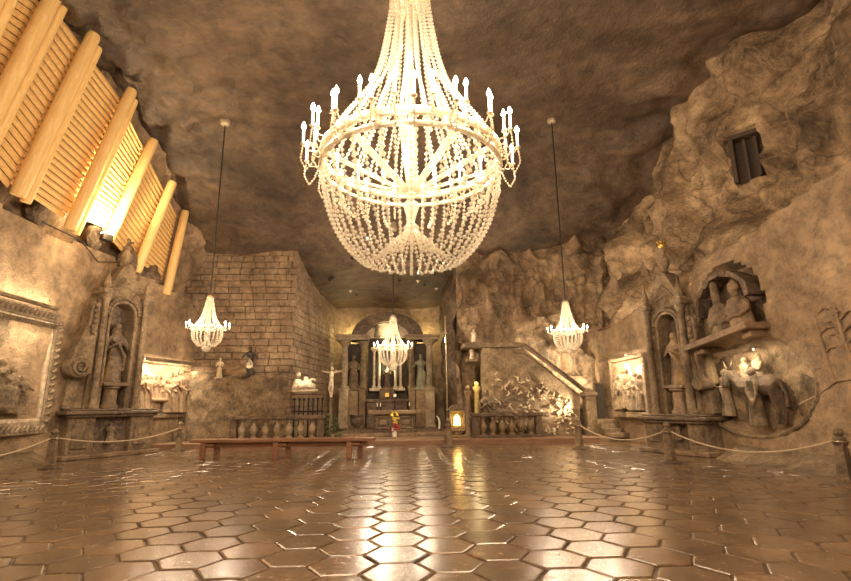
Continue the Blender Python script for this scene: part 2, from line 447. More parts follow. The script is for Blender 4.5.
# dark rocks at the panel feet
for i,(px,py,Y,s) in enumerate([(8,135,12.0,.55),(45,205,13.6,.5),(128,262,16.6,.45),(150,275,18.2,.6),(100,235,15.5,.4)]):
    p=P(px,py,Y=Y); m=MB(); m.ball((0,0,0),s,14,(.6,.8,1.1))
    m.v=[tuple(Vector(v)*(1+.35*chunk(v[0]*1.5+i,v[1]*1.5,v[2]*1.5))) for v in m.v]
    o=m.build('rock_block',R_dark,loc=p+Vector((-.1,0,0)))
    tag(o,'dark rough rock '+['below the near plank panels','wedged under the third plank panel','between the far single logs','at the foot of the last plank panel','under the lamp-lit plank panel'][i],'rock','dark rocks under the timber lining')
# ------------------------------------------------------------------ chandeliers
def chandelier(c,par,label,big=False,group=None,ztop=None):
    """par: upper profile [(r,z)] crown->ring, lower profile ring->bottom, inner bottom->hub; z relative to c"""
    up,lo,inn=par['up'],par['lo'],par['inn']
    t=thing('crystal_chandelier',label,'chandelier',c,0,group)
    br,gap=par['bead'],par['gap']; rr,zr=up[-1]
    def strands(prof,n,ph,r=br,g=gap):
        N=24; pts=[]
        for i in range(N+1):
            q=i/N*(len(prof)-1); k=min(int(q),len(prof)-2); f=q-k
            def cr(a,b,cc,d,f): return .5*((2*b)+(-a+cc)*f+(2*a-5*b+4*cc-d)*f*f+(-a+3*b-3*cc+d)*f**3)
            P0,P1,P2,P3=prof[max(k-1,0)],prof[k],prof[k+1],prof[min(k+2,len(prof)-1)]
            pts.append((cr(P0[0],P1[0],P2[0],P3[0],f),0,cr(P0[1],P1[1],P2[1],P3[1],f)))
        o=MB().beads(pts,r,g).build('bead_strand',M_cry,t)
        for k in range(n):
            q=o if k==0 else o.copy()
            if k: COL.objects.link(q); q.parent=t
            q.rotation_euler=(0,0,ph+2*pi*k/n)
    strands(up,par['nu'],0); strands(lo,par['nl'],.05); 
    if inn: strands(inn,par['ni'],.1)
    if big: # second inner upper set, and short fringe under the ring
        strands([(r*.62,z) for r,z in up],14,.1)
        strands([(rr*.97,zr),(rr*.94,zr-.35),(rr*.86,zr-.62),(rr*.74,zr-.8)],18,.2,br*1.3,gap*1.3)
    # ring bands
    w=par['band']
    for (R,Z,h) in ([(rr,zr,w)] + ([(rr*1.0,zr-.02-w*1.6,w*.5)] if big else [])):
        m=MB(); m.lathe([(R-w*.3,Z-h/2),(R+w*.25,Z-h/2),(R+w*.35,Z),(R+w*.25,Z+h/2),(R-w*.3,Z+h/2),(R-w*.3,Z-h/2)],40,caps=False)
        m.build('ring_band',M_brass,t,smooth=True)
    r0,z0=up[0]
    m=MB(); m.lathe([(r0*.3,z0+r0*1.6),(r0*.8,z0+r0*1.2),(r0*1.05,z0+r0*.7),(r0*1.1,z0),(r0*.95,z0-.05),(r0*.9,z0)],20); m.build('crown',M_brass,t,smooth=True)
    # hub column
    hz=inn[-1][1] if inn else lo[-1][1]; s=rr*(.06 if big else .09)
    m=MB(); z1=z0
    m.lathe([(s*.3,hz-s*.5),(s*1.3,hz),(s*1.5,hz+s*.8),(s*.6,hz+s*1.8),(s*1.0,hz+s*3.4),(s*1.5,hz+s*5),(s*1.3,hz+s*5.6),(s*.5,hz+s*6.2),(s*.8,zr),(s*1.4,zr+s*2),(s*.5,zr+s*4),(s*.35,z1)],14)
    m.build('center_stem',M_cry,t,smooth=True)
    if not big:
        m=MB(); zb=lo[-1][1]; q=lo[-1][0]
        m.lathe([(q*.1,zb-q*.7),(q*.45,zb-q*.5),(q*.5,zb-q*.2),(q*.2,zb)],10); m.build('bottom_drop',M_cry,t,smooth=True)
    # spokes
    for k in range(par['ns']):
        a=2*pi*k/par['ns']+.2
        m=MB(); w2=w*.55
        m.box(s,rr,-w2,w2,-.012,.012,bev=0)
        m.v=[(x,y,z+zr-(1-x/rr)*rr*par.get('sag',.35)) for x,y,z in m.v]
        o=m.build('spoke',M_cry,t); o.rotation_euler=(0,0,a)
    # arms, candles, flames
    nc=par['nc']; rc=par['rc']
    protos={}
    for k in range(nc):
        a=2*pi*(k+.5)/nc; alt=k%2 if big else 0
        if alt not in protos:
            R=rc-(.17 if alt else 0); zz=zr+par['ac']+(.16 if alt else 0); ch=par['ch']; cr_=par['cr']
            m=MB(); dd=R-rr
            pts=[(rr-.02,0,zr),(rr+dd*.35,0,zr-dd*.28),(rr+dd*.75,0,zr-dd*.25),(R,0,zr+dd*.1),(R,0,zz)]
            m.tube(pts,cr_*.55,5); m.lathe([(cr_*.6,-.02),(cr_*2.2,.0),(cr_*2.0,.012),(cr_*.6,.012)],8,T(R,0,zz))
            if big:
                m.beads([(R,0,zz),(R+.03,0,zz-.25),(R-.06,0,zz-.42),(R-.14,0,zz-.30),(rr+.03,0,zr)],.022,.05)
            arm=m.build('candle_arm',M_brass,t)
            m=MB(); m.lathe([(cr_,0),(cr_,ch),(cr_*.4,ch+.01)],8,T(R,0,zz+.01)); can=m.build('candle',M_candle,t,smooth=True)
            fr=par['fr']; m=MB(); m.lathe([(fr*.3,0),(fr,fr*1.1),(fr*.75,fr*2.2),(fr*.1,fr*3.6)],8,T(R,0,zz+ch+.02)); fl=m.build('flame',E_flame,can,smooth=True)
            protos[alt]=(arm,can,fl)
            for o in (arm,can): o.rotation_euler=(0,0,a)
        else:
            arm,can,fl=protos[alt]
            A=arm.copy(); COL.objects.link(A); A.parent=t; A.rotation_euler=(0,0,a)
            B=can.copy(); COL.objects.link(B); B.parent=t; B.rotation_euler=(0,0,a)
            C=fl.copy(); COL.objects.link(C); C.parent=B
    if ztop is not None:
        zt=ztop-c[2]; r=.022 if not big else .04
        MB().tube([(0,0,z0+r0*1.3),(0,0,zt)],r if not big else .05,8).build('cable',M_cable,t)
        MB().lathe([(.05,zt-.28),(.14,zt-.24),(.17,zt-.1),(.12,zt),(.16,zt+.3)],12).build('ceiling_rose',M_brass if not big else M_iron,t,smooth=True)
    return t
BY=7.5
def bp(px,py): # half width px at row py -> (r,z)
    p=P(411,py,Y=BY); d=ray(411,py); s=p.y/d[1]; return (px*s/F,p.z)
bc=(P(411,162,Y=BY).x,BY,0)
big=dict(up=[bp(*q) for q in ((19,6),(24,35),(31,66),(41,92),(56,114),(74,138),(88,160))],
 lo=[bp(*q) for q in ((88,162),(88,185),(84,208),(77,228),(66,246),(52,260))],
 inn=[bp(*q) for q in ((52,261),(38,262),(26,250),(13,238),(6,232))],
 bead=.035,gap=.078,nu=26,nl=42,ni=26,band=.11,ns=10,nc=38,rc=1.72,ac=.02,ch=.23,cr=.021,fr=.036,sag=.42)
chandelier(bc,big,'huge crystal chandelier with two rows of lit candles hanging in the centre foreground',True,ztop=10.95,group='crystal chandeliers of the chapel')
def small(k,nc=10):
    return dict(up=[(.11*k,1.65*k),(.15*k,1.4*k),(.22*k,1.1*k),(.33*k,.88*k),(.46*k,.72*k)],
     lo=[(.47*k,.70*k),(.48*k,.5*k),(.43*k,.28*k),(.28*k,.1*k)],inn=[(.26*k,.1*k),(.16*k,.12*k),(.05*k,.3*k)],
     bead=.030,gap=.062,nu=18,nl=22,ni=8,band=.06,ns=6,nc=nc,rc=.66*k,ac=-.04,ch=.10,cr=.017,fr=.021)
def cplace(px,pyb,pyt,Y):
    b=P(px,pyb,Y=Y); t=P(px,pyt,Y=Y); return b,(t.z-b.z)/1.75
lc,ks=cplace(206,349,297,15.3); chandelier(lc,small(ks),'small crystal chandelier on a black cable at the left, before the block wall',ztop=P(220,118,Y=15.3).z,group='crystal chandeliers of the chapel')
rcn,ks=cplace(569,352,302,15.3); chandelier(rcn,small(ks),'small crystal chandelier on a long black cable at the right, above the stairs',ztop=P(551,116,Y=15.3).z,group='crystal chandeliers of the chapel')
fc,ks2=cplace(393,368,317,19.5); chandelier(fc,small(ks2,14),'small crystal chandelier hanging in front of the high altar',ztop=8.6,group='crystal chandeliers of the chapel')
WARM=(1,.77,.54)
for k in range(8):
    a=2*pi*k/8; light('POINT',(bc[0]+1.85*cos(a),BY+1.85*sin(a),5.98),80,WARM,.05)
light('POINT',(bc[0],BY,5.9),9,(1,.82,.6),.12)  # lamps added inside the beadwork, here and below, to make the crystals glow
for k in range(6): light('POINT',(bc[0]+.75*cos(k*pi/3+.3),BY+.75*sin(k*pi/3+.3),4.75),5,(1,.82,.6),.06)
light('POINT',(bc[0],BY,7.2),5,(1,.82,.6),.06)
for c,k,pw in ((lc,ks,95),(rcn,ks,95),(fc,ks2,130)):
    light('POINT',(c[0],c[1],c[2]+.62*k),pw*.015,(1,.8,.58),.08)
    for a in (0.3,2.4,4.5): light('POINT',(c[0]+1.05*k*cos(a),c[1]+1.05*k*sin(a),c[2]+1.0*k),pw*.5,WARM,.05)
# unseen fill lamps added behind the camera, standing in for the hall's other chandeliers
light('POINT',(-2.5,.5,6.5),430,WARM,.5); light('POINT',(3.5,-1.5,6.2),430,WARM,.5)
# ------------------------------------------------------------------ figures
def figure(m,M,h=1.6,arms='fold',w=1.,ell=.75,seat=False,fold=.05,hood=False):
    """robed standing figure, facing -Y"""
    s=h
    def q(v): return M@Vector(v)
    prof=[(.17*s*w,0),(.165*s*w,.05*s),(.135*s*w,.25*s),(.115*s*w,.45*s),(.10*s*w,.58*s),(.125*s*w,.70*s),(.135*s*w,.78*s),(.09*s*w,.83*s),(.035*s,.86*s),(.033*s,.885*s)]
    m.lathe(prof,28,M,ell,fold,9)
    m.ball(q((0,-.01*s,.93*s)),.066*s,12,(.85,.95,1.15))
    m.tube([q((0,-.065*s,.935*s)),q((0,-.083*s,.915*s))],[.008*s,.014*s],6)
    m.ball(q((0,.012*s,.95*s)),.072*s,12,(.95,.95,1.05))
    if hood: m.lathe([(.09*s,.80*s),(.08*s,.9*s),(.06*s,.975*s),(.02*s,1.0*s)],16,M@Matrix.Translation((0,.03*s,0)),.8)
    R=[.045*s,.038*s,.03*s,.022*s,.02*s]
    for g in (-1,1):
        sh=(g*.125*s*w,0,.77*s)
        if arms=='fold': pts=[sh,(g*.17*s,-.02*s,.66*s),(g*.165*s,-.07*s,.57*s),(g*.06*s,-.13*s,.64*s),(g*.015*s,-.14*s,.68*s)]
        elif arms=='down': pts=[sh,(g*.17*s,0,.65*s),(g*.18*s,-.02*s,.53*s),(g*.17*s,-.05*s,.44*s),(g*.165*s,-.06*s,.40*s)]
        elif arms=='reach': pts=[sh,(g*.19*s,-.03*s,.68*s),(g*.24*s,-.09*s,.62*s),(g*.22*s,-.17*s,.62*s),(g*.20*s,-.2*s,.63*s)]
        else: pts=[sh,(g*.22*s,0,.80*s),(g*.30*s,0,.84*s),(g*.40*s,0,.89*s),(g*.44*s,0,.91*s)]
        m.tube([q(p) for p in pts],R,8)
        e=q(pts[-1]); m.ball(e,.022*s,6,(1,.6,1.4))
        m.tube([q((g*.05*s,-.10*s*ell,0.02*s)),q((g*.055*s,-.16*s,.012*s))],[.03*s,.02*s],6)
    # diagonal drape
    m.tube([q((-.13*s*w,-.06*s,.74*s)),q((0,-.115*s,.60*s)),q((.11*s,-.09*s,.45*s)),q((.12*s,-.07*s,.2*s))],[.025*s,.03*s,.035*s,.02*s],8)
    return m
def statue(name,label,loc,rz,h,mat,arms='fold',hood=False,group=None,w=1.):
    t=thing(name,label,'statue',loc,rz,group)
    MB().box(-.2*h,.2*h,-.16*h,.16*h,0,.06*h,bev=.01*h).build('base',mat,t)
    figure(MB(),T(0,0,.05*h),h*.95,arms,w,hood=hood).build('figure',mat,t,remesh=h*.016)
    return t
# ------------------------------------------------------------------ wall shrines (statue altars)
def scroll(m,x,z,r,turns=1.6,y=0,sg=1,w=.05,d=.12):
    pts=[];N=26
    for i in range(N+1):
        f=i/N; a=sg*f*turns*2*pi; q=r*(1-f*.85); pts.append((x+q*cos(a),y-.02*f,z+q*sin(a)))
    m.tube(pts,[w*(1-.5*i/N) for i in range(N+1)],6)
    return m
def shrine(label,loc,rz,W,zs,zn,zt,zf,gold,vol,statlabel,vs=1.):
    t=thing('wall_shrine',label,'shrine',loc,rz); h=W/2
    m=MB(); m.box(-h*1.05,h*1.05,-.55,.5,0,.12,bev=.02); m.build('plinth',R_brown,t)
    for sg in (-1,1):
        m=MB(); m.box(sg*h*.66-h*.27,sg*h*.66+h*.27,-.34,.5,.1,zs-.22,bev=.02); m.box(sg*h*.66-h*.19,sg*h*.66+h*.19,-.38,-.3,.28,zs-.4,bev=.02); m.build('pedestal',R_carve,t)
    m=MB(); m.box(-h*.42,h*.42,-.12,.5,.1,zs-.2,bev=.02); m.build('centre_panel',R_dark,t)
    m=MB(); figure(m,T(0,-.2,.35),zs*.45,'reach',1.3); m.build('carved_emblem',R_carve,t,remesh=.02)
    m=MB(); m.box(-h*1.06,h*1.06,-.52,.5,zs-.16,zs-.06,bev=.02); m.box(-h*.98,h*.98,-.44,.5,zs-.24,zs-.15,bev=.02); m.box(-h*.96,h*.96,-.42,.5,zs-.06,zs,bev=.02); m.build('altar_shelf',R_dark,t)
    # back body with arched opening
    ow=h*(.27 if not gold else .30); zb=zn; za=zt-1.35-(ow)*.3
    bw=h*(.60 if not gold else .72)
    m=MB()
    for sg in (-1,1):
        m.prism([(sg*ow,zs),(sg*bw,zs),(sg*bw*.93,za+.35),(sg*ow,za+.35)][::sg],-.12,.5)
    n=12; arc=[(ow*cos(pi*i/n),za-ow+.15+ow*sin(pi*i/n)) for i in range(n+1)]
    za0=za-ow+.15
    for i in range(n):
        (x0,z0),(x1,z1)=arc[i],arc[i+1]; m.prism([(x1,z1),(x0,z0),(x0,za+.36),(x1,za+.36)][::-1],-.12,.5)
    # pediment, ogee
    ped=[(-bw*.98,za+.35),(bw*.98,za+.35),(bw*.95,za+.55),(bw*.62,za+.62),(bw*.45,za+.95),(bw*.18,zt-.1),(0,zt),(-bw*.18,zt-.1),(-bw*.45,za+.95),(-bw*.62,za+.62),(-bw*.95,za+.55)]
    m.prism(ped,-.16,.4)
    for sg in (-1,1):
        for q in (.72,.88): m.tube([(sg*bw*q,-.13,zs+.05),(sg*bw*q*.97,-.13,za+.3)],.035,6)
        for i in range(11): m.ball((sg*bw*.80,-.13,zs+.35+i*(za-zs-.3)/11),.06,6,(1,.6,1.5))
    for q in (.15,.35,.6): m.tube([(-bw*(1-q),-.17,za+.36+q*.5),(0,-.17,za+.55+q*.8),(bw*(1-q),-.17,za+.36+q*.5)],.03,6)
    m.build('shrine_body',R_carve,t)
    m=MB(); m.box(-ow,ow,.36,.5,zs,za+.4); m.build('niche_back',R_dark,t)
    m=MB(); pts=[(-ow*1.12,-.14,zn),(-ow*1.12,-.14,za0)]+[(1.12*ow*cos(pi-pi*i/n),-.14,za0+1.12*ow*sin(pi*i/n)) for i in range(1,n)]+[(ow*1.12,-.14,za0),(ow*1.12,-.14,zn)]
    m.tube(pts,.045,8); m.build('niche_arch',R_carve,t,smooth=True)
    m=MB()
    for i in range(15):
        a=pi*i/14; m.ball((1.35*ow*cos(a),-.17,za0+.05+1.3*ow*sin(a)),.06,7)
    m.tube([(1.35*ow*cos(pi*i/14),-.15,za0+.05+1.3*ow*sin(pi*i/14)) for i in range(15)],.035,6)
    m.build('arch_ornament',R_carve,t,smooth=True)
    for sg in (-1,1):
        m=MB(); x=sg*h*(.47 if not gold else .55)
        m.lathe([(.13,zs),(.13,zs+.1),(.09,zs+.16),(.10,zs+.5),(.085,za+.1),(.12,za+.2),(.14,za+.32),(.14,za+.36)],14,T(x,-.26,0)); m.build('column',R_carve,t,smooth=True)
        m=MB(); m.box(x-.17,x+.17,-.42,-.05,za+.34,za+.5,bev=.02); m.lathe([(.05,za+.5),(.11,za+.62),(.09,za+.75),(.03,za+.95),(.01,za+1.15)],10,T(x,-.24,0)); m.build('pinnacle',R_carve,t)
        if sg in vol:
            m=MB(); zz=zs+ (za-zs)*(.38 if not gold else .30)
            m.lathe([(.30*vs,-.42*vs**2),(.33*vs,-.36*vs**2),(.33*vs,.30),(.30*vs,.36)],22,Matrix.Translation((sg*h*.86,0,zz))@Matrix.Rotation(pi/2,4,'X')); m.prism([(sg*(h*.86+.30*vs),zz),(sg*(h*.86+.1*vs),zz+.7),(sg*(bw+.26*vs),zz+1.3),(sg*(bw+.22),za),(sg*bw,za),(sg*bw,zz-.2)][::-sg],-.30*vs**2,.3)
            m.prism([(sg*(bw+.02),zs+.02),(sg*(h*.98),zs+.02),(sg*(h*.9),zz),(sg*(bw+.12),zz+.7),(sg*(bw+.05),za+.2),(sg*(bw-.02),za+.2)][::sg],-.05,.4)
            scroll(m,sg*(h*.86),zz,.24*vs,1.9,-.40*vs**2,sg,.05*vs)
            scroll(m,sg*(bw+.10),za-.1,.15,1.4,-.1,-sg,.04)
            m.tube([(sg*(h*.86+.28*vs),-.33,zz+.05),(sg*(h*.86+.1*vs),-.34,zz+.7),(sg*(bw+.26),-.33,zz+1.3),(sg*(bw+.22),-.32,za-.1)],.05,8)
            for q in range(6): m.ball((sg*(bw+.12+.03*sin(q*2)),-.32,za-.9+q*.16),.08,7)
            m.build('side_volute',R_carve,t,smooth=True)
    m=MB(); m.lathe([(.26,zs),(.26,zs+.08),(.2,zs+.14),(.2,zn-.1),(.27,zn-.06),(.27,zn)],16,T(0,.05,0)); m.build('statue_pedestal',R_brown,t,smooth=True)
    m=MB(); k=zf-zt
    m.lathe([(.12,zt-.05),(.09,zt+.05),(.16,zt+k*.25),(.17,zt+k*.35),(.07,zt+k*.6),(.10,zt+k*.72),(.10,zt+k*.8)],12,T(0,.05,0)); m.build('finial',R_carve,t,smooth=True)
    if gold:
        m=MB(); m.ball((0,.05,zf-.1),.12,10,(1,1,.8))
        for i in range(6): m.ball((.11*cos(i*pi/3),.05+.11*sin(i*pi/3),zf+.02),.045,6)
        m.build('gilded_top',M_gold,t,smooth=True)
    else:
        m=MB(); m.tube([(-.02,.05,zt+k*.75),(0,.05,zt+k*1.0)],[.07,.04],8); m.tube([(0,.05,zt+k*.9),(.18,.05,zt+k*1.02)],[.05,.02],6); m.ball((0,.05,zt+k*1.05),.07,8); m.build('bird_ornament',R_dark,t,smooth=True)
    M=Matrix.Translation(loc)@Matrix.Rotation(rz,4,'Z')
    statue('niche_statue',statlabel,M@Vector((0,.05,zn)),rz,(za-zn)*.80,R_dark if not gold else R_brown,'fold',True,w=.85)
    m=MB(); m.tube([(-ow*.9,-.02,zn+.1),(-ow*.9,-.02,zn+1.5)] if not gold else [(ow*.9,-.02,zn),(ow*.9,-.02,zn+1.2)],.02,6); m.build('niche_lamp',E_yel,t)
    return t
cl=Vector((-8.85,16.2,0))
shrine('large carved salt shrine on the left wall with arched statue niche and side volute',cl,radians(60),2.75,1.38,2.05,5.95,6.75,False,(-1,),'dark robed statue standing in the arched niche of the left shrine')
crr=Vector((7.85,13.95,0))
shrine('large carved salt shrine on the right wall topped by a gilded ornament',crr,radians(-68),2.1,1.05,1.75,5.15,6.05,True,(1,),'robed statue standing in the narrow niche of the right shrine',.55)
# ------------------------------------------------------------------ carved reliefs
def frame_bars(x0,x1,z0,z1,w,y0,y1):
    m=MB()
    m.box(x0-w,x1+w,y0,y1,z1,z1+w,bev=.02); m.box(x0-w,x1+w,y0,y1,z0-w,z0,bev=.02)
    m.box(x0-w,x0,y0,y1,z0,z1,bev=.02); m.box(x1,x1+w,y0,y1,z0,z1,bev=.02)
    return m
def slab(x0,x1,z0,z1,y0,y1,amp=.03,sd=0,n=40):
    m=grid(n,n,lambda u,v:(x0+(x1-x0)*u,y0+amp*fbm((x0+(x1-x0)*u)*1.8,(z0+(z1-z0)*v)*1.8,sd,4),z0+(z1-z0)*v))
    m.box(x0,x1,y0+.04+amp,y1,z0,z1); return m
# framed supper relief, far left
Yc=12.75; t=thing('carved_relief','framed salt relief of figures at a table on the near left wall','relief',(-9.72,Yc,0),radians(90))
slab(-2.3,1.62,1.15,3.65,.12,.3,.02,3).build('relief_panel',R_carve,t,smooth=True)
m=frame_bars(-2.3,1.62,1.15,3.65,.10,-.06,.3); m.build('inner_frame',R_pale,t)
m=frame_bars(-2.4,1.72,1.05,3.75,.30,-.10,.3)
for i in range(26):
    x=-2.55+i*.17
    for z in (.9,3.9): m.tube([(x-.06,-.12,z-.07),(x+.01,-.15,z+.05),(x+.07,-.12,z)],[.03,.045,.03],6)
for i in range(15):
    z=1.05+i*.19
    for x in (1.87,-2.55): m.tube([(x-.06,-.12,z),(x+.02,-.15,z+.07),(x+.07,-.12,z)],[.03,.045,.03],6)
m.build('ornate_frame',R_mid,t)
m=MB()
m.box(-2.2,.7,-.16,.15,1.35,1.95,bev=.05)
for i,(x,z,hh) in enumerate([(-1.9,1.5,1.2),(-1.45,1.6,1.3),(-1.0,1.55,1.25),(-.6,1.6,1.25),(-.2,1.5,1.2),(.2,1.45,1.15),(.6,1.3,1.15),(.95,1.25,1.0)]):
    figure(m,T(x,.02,z,random.uniform(-.6,.6)),hh,['fold','reach','down'][i%3],1.15)
m.build('carved_figures',R_carve,t,remesh=.028)
# feast relief, left wall further back
ang=atan2(5,1.3); c0=Vector((-8.72,18.75,0)); d0=Vector((cos(ang),sin(ang),0))
LRc=c0
t=thing('carved_relief','brightly lit salt relief of gathered figures, left wall beyond the shrine','relief',c0+Vector((.12,0,0)),ang)
zb,ztp=1.18,2.92
slab(-1.55,1.55,zb,ztp,.12,.28,.04,9).build('relief_panel',R_pale,t,smooth=True)
m=MB(); m.box(-1.7,-1.5,-.02,.3,zb-.1,ztp+.1,bev=.03); m.box(1.5,1.75,-.06,.3,zb-.1,ztp+.05,bev=.03); m.box(-1.7,1.75,-.08,.3,ztp,ztp+.14,bev=.03); m.box(-1.7,1.75,-.1,.3,zb-.16,zb,bev=.03); m.build('frame',R_carve,t)
m=MB()
for i,(x,z,hh) in enumerate([(-1.3,1.2,1.35),(-.95,1.2,1.55),(-.6,1.22,1.3),(.5,1.2,1.2),(.8,1.2,1.5),(1.1,1.2,1.6),(1.35,1.2,1.35)]):
    figure(m,T(x,.02,z,random.uniform(-.8,.8)),hh,['reach','fold','down'][i%3],1.2)
m.box(-.5,.45,-.1,.14,1.6,1.7,bev=.02); m.tube([(-.35,-.03,1.2),(-.35,-.03,1.62)],.04,6); m.tube([(.32,-.03,1.2),(.32,-.03,1.62)],.04,6)
for x in (-.3,-.05,.22): figure(m,T(x,.08,1.65,0),.85,'fold',1.1)
m.build('carved_figures',R_brown,t,remesh=.022)
# small relief right wall beyond the shrine
t=thing('carved_relief','lit salt relief of crowded figures on the right wall beyond the right shrine','relief',(8.13,17.6,0),radians(-90))
zb,ztp=1.05,2.85
slab(-1.25,1.15,zb,ztp,.12,.28,.04,12).build('relief_panel',R_pale,t,smooth=True)
m=MB(); m.box(-1.4,-1.22,-.08,.3,zb-.1,ztp+.1,bev=.03); m.box(1.15,1.35,-.06,.3,zb-.1,ztp+.05,bev=.03); m.box(-1.4,1.35,-.1,.3,ztp,ztp+.14,bev=.03); m.box(-1.4,1.35,-.14,.3,zb-.2,zb,bev=.03); m.build('frame',R_carve,t)
m=MB()
for i,(x,z,hh) in enumerate([(-.95,1.1,1.25),(-.6,1.1,1.1),(-.25,1.15,1.4),(.1,1.1,1.15),(.45,1.1,1.3),(.8,1.1,1.2)]):
    figure(m,T(x,.02,z,random.uniform(-.8,.8)),hh,['reach','fold','down'][i%3],1.2)
m.build('carved_figures',R_carve,t,remesh=.026)
MB().box(8.0,8.28,16.0,18.9,2.95,3.03)
# busts niche, right wall
def wl(dx,dz): return None
t=thing('arched_niche','arched rough niche with stone shelf high on the near right wall','niche',(8.34,12.02,3.02),radians(-90))
t.rotation_euler=(0,radians(-8),radians(-84))
n=16; W=.86; H=.95
m=MB()
for i in range(n):
    a0,a1=pi*i/n,pi*(i+1)/n
    for (ra,rb) in ((1,1.16),):
        pts=[(W*cos(a1),H*.75+W*sin(a1)*.9),(W*cos(a0),H*.75+W*sin(a0)*.9),(W*rb*cos(a0),H*.75+W*rb*sin(a0)*.9),(W*rb*cos(a1),H*.75+W*rb*sin(a1)*.9)]
        k=random.uniform(0,.06); m.prism(pts,-.10-k,.3)
m.v=[tuple(Vector(v)+Vector((.07*nz(v[0]*6,v[2]*6,1),.05*nz(v[0]*5,3,v[2]*5),.09*nz(v[0]*6,v[2]*6,5)))) for v in m.v]
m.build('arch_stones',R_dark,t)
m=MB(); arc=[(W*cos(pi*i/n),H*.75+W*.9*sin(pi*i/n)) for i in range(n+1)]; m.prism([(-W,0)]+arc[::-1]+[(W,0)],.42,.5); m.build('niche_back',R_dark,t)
m=MB(); m.box(-1.15,1.05,-.55,.3,-.16,0,bev=.02); m.build('shelf',R_brown,t)
for x in (-.85,.78):
    m=MB(); m.box(x-.14,x+.14,-.36,.3,-.32,-.16,bev=.02); m.build('bracket',R_brown,t)
M=Matrix.Translation(t.location)@t.rotation_euler.to_matrix().to_4x4()
def bust(x,label,tall):
    p=M@Vector((x,-.02,0)); b=thing('stone_bust',label,'statue',p,radians(-84)); b.rotation_euler=t.rotation_euler
    m=MB(); m.lathe([(.30,0),(.34,.12),(.30,.4),(.33,.62),(.26,.78),(.10,.86),(.085,.95)],20,None,.65,.03,5)
    if tall: m.lathe([(.09,.9),(.11,1.05),(.10,1.18),(.09,1.45),(.04,1.48)],12)
    else: m.ball((0,-.02,1.04),.13,12,(.9,1,1.2)); m.lathe([(.14,1.02),(.13,1.2),(.03,1.3)],12,Matrix.Translation((0,.02,0)))
    for sg in (-1,1): m.tube([(sg*.28,0,.66),(sg*.33,-.08,.42),(sg*.2,-.2,.3),(0,-.22,.34)],[.09,.08,.06,.05],8)
    m.build('figure',R_carve if tall else R_brown,b,remesh=.02)
bust(-.22,'paler stone half figure with tall headdress, left in the arched niche',True)
bust(.42,'browner hooded stone half figure, right in the arched niche',False)
# flight-scene relief in an oval hollow
t=thing('carved_relief','lit salt relief of a rider group with a donkey in an oval hollow, right wall','relief',(8.72,12.0,0),radians(-84))
def oval(u,v):
    a=2*pi*u; r=v
    x=-.05+1.95*r*cos(a)*(1 if cos(a)<0 else .95); z=1.85+(1.25*r*sin(a) if sin(a)>0 else 1.02*r*sin(a))
    y=.12+.05*fbm(x*2,z*2,4,3)
    return (x,y,z)
m=grid(64,14,oval,True); m.build('hollow',R_carve,t,smooth=True)
m=MB(); m.tube([(.05+1.86*cos(a),-.26,1.75+1.2*sin(a)) for a in [pi*1.0+pi*1.0*i/30 for i in range(31)]],.05,6); m.build('hollow_rim',R_carve,t,smooth=True)
m=MB()
# donkey, head turned to the viewer
def donkey(m,ox,oz,s,y=-.14):
    m.tube([(ox+.75*s,y,oz+.78*s),(ox+.55*s,y,oz+.82*s),(ox+.2*s,y,oz+.78*s),(ox-.12*s,y,oz+.80*s),(ox-.3*s,y,oz+.88*s)],[.16*s,.23*s,.22*s,.22*s,.15*s],10)
    m.tube([(ox-.22*s,y,oz+.85*s),(ox-.42*s,y-.05,oz+1.02*s),(ox-.48*s,y-.1,oz+1.15*s)],[.17*s,.13*s,.10*s],8)
    m.tube([(ox-.48*s,y-.10,oz+1.17*s),(ox-.52*s,y-.2,oz+.98*s),(ox-.55*s,y-.24,oz+.82*s)],[.11*s,.085*s,.065*s],8)
    for g in (-.07,.07): m.tube([(ox-.48*s+g*s,y-.1,oz+1.22*s),(ox-.49*s+g*2.2*s,y-.1,oz+1.45*s)],[.04*s,.012*s],6)
    for x,k in ((-.12,0),(-.02,.1),(.62,0),(.72,.1)):
        m.tube([(ox+x*s,y+k-.05,oz+.7*s),(ox+(x+.03)*s,y+k-.05,oz+.42*s),(ox+(x+(.07 if x>.5 else 0))*s,y+k-.05,oz+.28*s),(ox+x*s,y+k-.05,oz)],[.11*s,.07*s,.05*s,.055*s],8)
    m.tube([(ox+.78*s,y,oz+.85*s),(ox+.9*s,y,oz+.65*s),(ox+.9*s,y,oz+.35*s)],[.04*s,.035*s,.05*s],6)
donkey(m,.0,.86,1.08)
m.build('carved_donkey',R_brown2,t,remesh=.024)
m=MB()
figure(m,T(.28,-.10,1.58,-.4),.92,'fold',1.35,hood=True); figure(m,T(-.25,-.0,1.5,-.4),.95,'reach',1.3); figure(m,T(-1.0,-.0,1.0,-.6),1.2,'reach',1.2)
m.build('carved_figures',R_mid,t,remesh=.024)
m=MB(); figure(m,T(.25,-.30,.80,-.5),1.35,'down',1.15)
m.build('carved_figures',R_carve,t,remesh=.024)
m=MB()
m.tube([(-1.7,-.03,1.5),(-1.3,-.08,1.7),(-.95,-.03,1.55),(-1.3,-.08,1.35),(-1.7,-.03,1.5)],.045,6)
m.build('carved_plants',R_carve,t,smooth=True)
